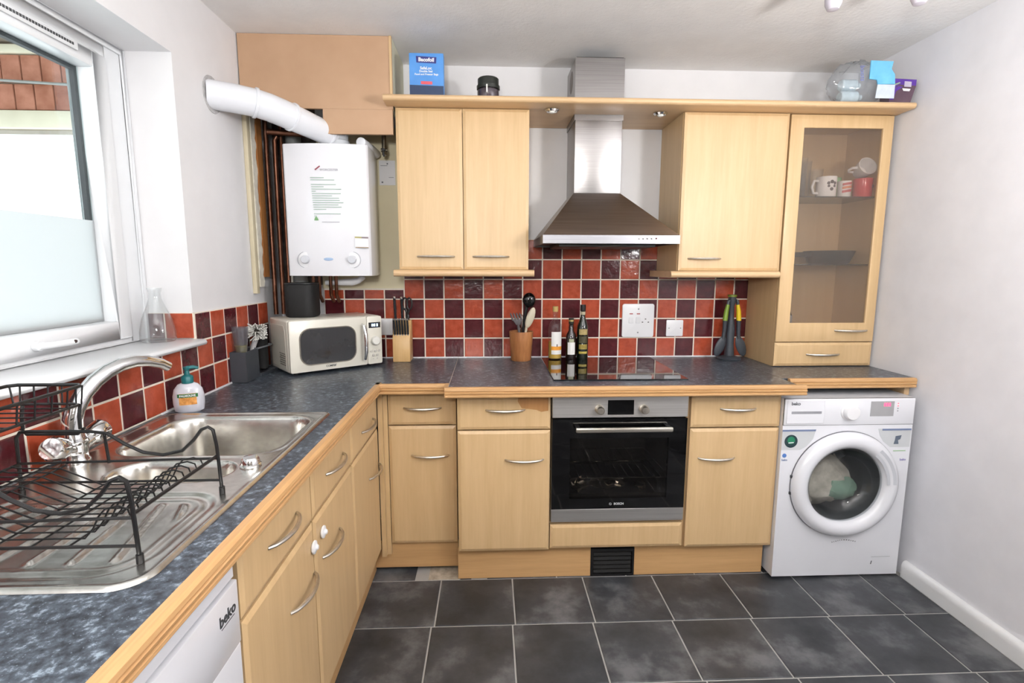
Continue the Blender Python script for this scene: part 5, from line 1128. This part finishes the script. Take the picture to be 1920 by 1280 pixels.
obj('jar_glass', MB().lathe([(0.0, 0.0), (0.046, 0.0), (0.050, 0.006), (0.050, 0.060), (0.044, 0.066), (0.0, 0.066)], (1.085, -0.28, TB), 28), mat('dark_jar_glass', (74, 64, 72), 0.08, var=14, vscale=(30, 30, 30), coat=0.5), t)
obj('lid', MB().lathe([(0.052, 0.066), (0.053, 0.080), (0.048, 0.082), (0.048, 0.110), (0.044, 0.114), (0.0, 0.1145)], (1.085, -0.28, TB), 28), mat('lid_black', (36, 40, 34), 0.3, var=4), t)
obj('clasp', MB().box(1.076, 1.082, -0.336, -0.329, TB + 0.040, TB + 0.074), mat('clasp_white', (238, 232, 226), 0.4), t)
bag = thing('plastic_bag', 'bunched clear plastic bag with bottles on the pelmet board', 'bag', (2.755, -0.34, TB))
rnd_ = random.Random(12); bgm = MB().ball((2.770, -0.33, TB + 0.098), 1.0, 30, (0.132, 0.075, 0.097))
bgm.v = [(p[0] + rnd_.uniform(-.010, .010), p[1] + rnd_.uniform(-.008, .008), p[2] + (rnd_.uniform(-.009, .009) if p[2] > TB + 0.02 else 0.0)) for p in bgm.v]
obj('film', bgm, clear_glass('thin_plastic', (248, 250, 252), 0.12, 0.10, 0.22, (240, 243, 247)), bag, doubles=False, smooth=60)
lettering('bag_lettering', 'boots', 0.030, mat('bag_print', (120, 130, 190), 0.5), bag, (2.738, -0.412, 2.245), (0, -0.15, -1), (1, 0, 0))
blp = MB(); P_ = [(2.766, 2.296), (2.868, 2.294), (2.862, 2.262), (2.880, 2.240), (2.884, 2.200), (2.806, 2.198), (2.800, 2.216), (2.766, 2.220)]
obj('blue_wrapper', MB().prism(P_, -0.421, -0.416, 'y'), mat('sky_blue_paper', (112, 190, 230), 0.5, var=10, vscale=(20, 20, 20)), bag, smooth=0)
obj('white_wrapper', MB().prism([(2.800, 2.140), (2.886, 2.140), (2.885, 2.1975), (2.806, 2.1975)], -0.420, -0.4165, 'y'), mat('white_wrap', (206, 216, 226), 0.4, var=8, vscale=(40, 40, 40)), bag, smooth=0)
def small_bottle(label, c, r, l):
    tag(obj('plastic_bottle', MB().lathe([(0.0, 0.0), (r * .8, 0.0), (r, 0.006), (r, l * .75), (r * .5, l * .88), (r * .45, l), (0.0, l)], c, 20, 'x'), mat('bottle_frost', (206, 222, 228), 0.15, var=12, vscale=(30, 30, 30)), loc=c), label, 'bottle', 'bottles in the plastic bag')
small_bottle('pale plastic bottle lying low in the clear bag', (2.69, -0.335, TB + 0.042), 0.027, 0.10)
small_bottle('pale plastic bottle lying above the other in the clear bag', (2.70, -0.320, TB + 0.098), 0.026, 0.09)
cp_ = thing('snack_carton', 'dark purple snack carton tilted at the wall end of the pelmet board', 'carton', (2.93, -0.395, TB))
obj('carton_body', MB().prism([(2.868, TB), (2.966, TB), (2.9855, 2.195), (2.9855, 2.222), (2.862, 2.226), (2.868, 2.19)], -0.415, -0.355, 'y'), mat('carton_brown', (92, 70, 82), 0.35, var=10, vscale=(20, 20, 20)), cp_, smooth=0)
M_pur = mat('carton_purple', (88, 50, 150), 0.35, var=10)
flat('purple_top', [(2.863, 2.225), (2.985, 2.221), (2.984, 2.196), (2.905, 2.200), (2.878, 2.176), (2.868, 2.195)], -0.4152, M_pur, cp_)
flat('purple_swirl', [(2.869, 2.135), (2.886, 2.135), (2.896, 2.172), (2.925, 2.190), (2.905, 2.194), (2.882, 2.178)], -0.4156, M_pur, cp_)
flat('green_flash', [(2.872, 2.182), (2.890, 2.196), (2.912, 2.206), (2.908, 2.210), (2.886, 2.202), (2.872, 2.190)], -0.4164, mat('carton_green', (150, 168, 140), 0.4), cp_)
flat('silver_panel', [(2.930, 2.214), (2.962, 2.212), (2.962, 2.190), (2.930, 2.191)], -0.4164, mat('carton_silver', (190, 182, 200), 0.35), cp_)
flat('white_strip', [(2.922, 2.184), (2.960, 2.182), (2.956, 2.172), (2.928, 2.173)], -0.4164, M_white, cp_)

# ================================================================== SPOTLIGHT BAR AND ADDED FILL LIGHTS
sl_ = thing('ceiling_spotlights', 'ceiling spotlight bar, switched off, its lamp heads just showing at the top', 'ceiling light', (2.36, -1.07, ZC))
obj('bar', MB().box(2.00, 2.75, -1.05, -1.01, ZC - 0.030, ZC - 0.001), M_white, sl_, bevel=0.006)
for i, (x, y) in enumerate(((2.247, -0.946), (2.505, -0.998))):
    obj('stem', MB().tube([(x, -1.03, ZC - 0.028), (x, (y - 1.03) / 2, ZC - 0.05), (x, y, ZC - 0.07)], 0.006, 10), M_chrome, sl_)
    obj('lamp_head', MB().lathe([(0.016, 0.0), (0.027, -0.025), (0.026, -0.055), (0.018, -0.072), (0.0, -0.077)], (x, y, ZC - 0.065), 24), mat('lamp_shade_grey', (206, 200, 210), 0.4), sl_)
cl = thing('ceiling_fill', 'added unseen fill light, a round white ceiling disc behind the viewer', 'ceiling light', (1.55, -2.85, ZC))  # invented lamp out of view, adds weak frontal fill
obj('fill_disc', MB().lathe([(0.0, 0.0), (0.42, 0.0), (0.42, -0.02), (0.0, -0.02)], (1.55, -2.85, ZC - 0.001), 36), M_white, cl)
fill_light('ceiling_fill_glow', 'AREA', (1.55, -2.85, ZC - 0.03), CEIL_FILL_W, (1.0, 0.98, 0.96), 0.8)
def uplighter(label, x, y, w):  # invented light out of view, stands in for flash bounced off the ceiling
    up = thing('added_uplighter', label, 'lamp', (x, y, 0), group='added fill lights out of view')
    obj('fill_foot', MB().lathe([(0.0, 0.0), (0.14, 0.0), (0.14, 0.015), (0.02, 0.03), (0.0, 0.03)], (x, y, 0.001), 28), M_black, up)
    obj('fill_pole', MB().cyl((x, y, 0.03), (x, y, 1.56), 0.012, 12), M_black, up)
    obj('cutoff_bowl', MB().lathe([(0.0, 0.0), (0.10, 0.015), (0.16, 0.08), (0.155, 0.08), (0.095, 0.02), (0.0, 0.006)], (x, y, 1.56), 32), M_white, up)  # bowl shaped to keep the added light off the lower fronts
    fill_light('bounce_fill_glow', 'POINT', (x, y, 1.66), w, (1.0, 0.985, 0.975), 0.12)
uplighter('added unseen fill light by the right wall, shaped as a floor uplighter', 2.62, -2.35, UP_FILL_W * 0.70)
uplighter('added unseen fill light behind the viewer, shaped as a floor uplighter', 0.95, -3.25, UP_FILL_W * 1.05)
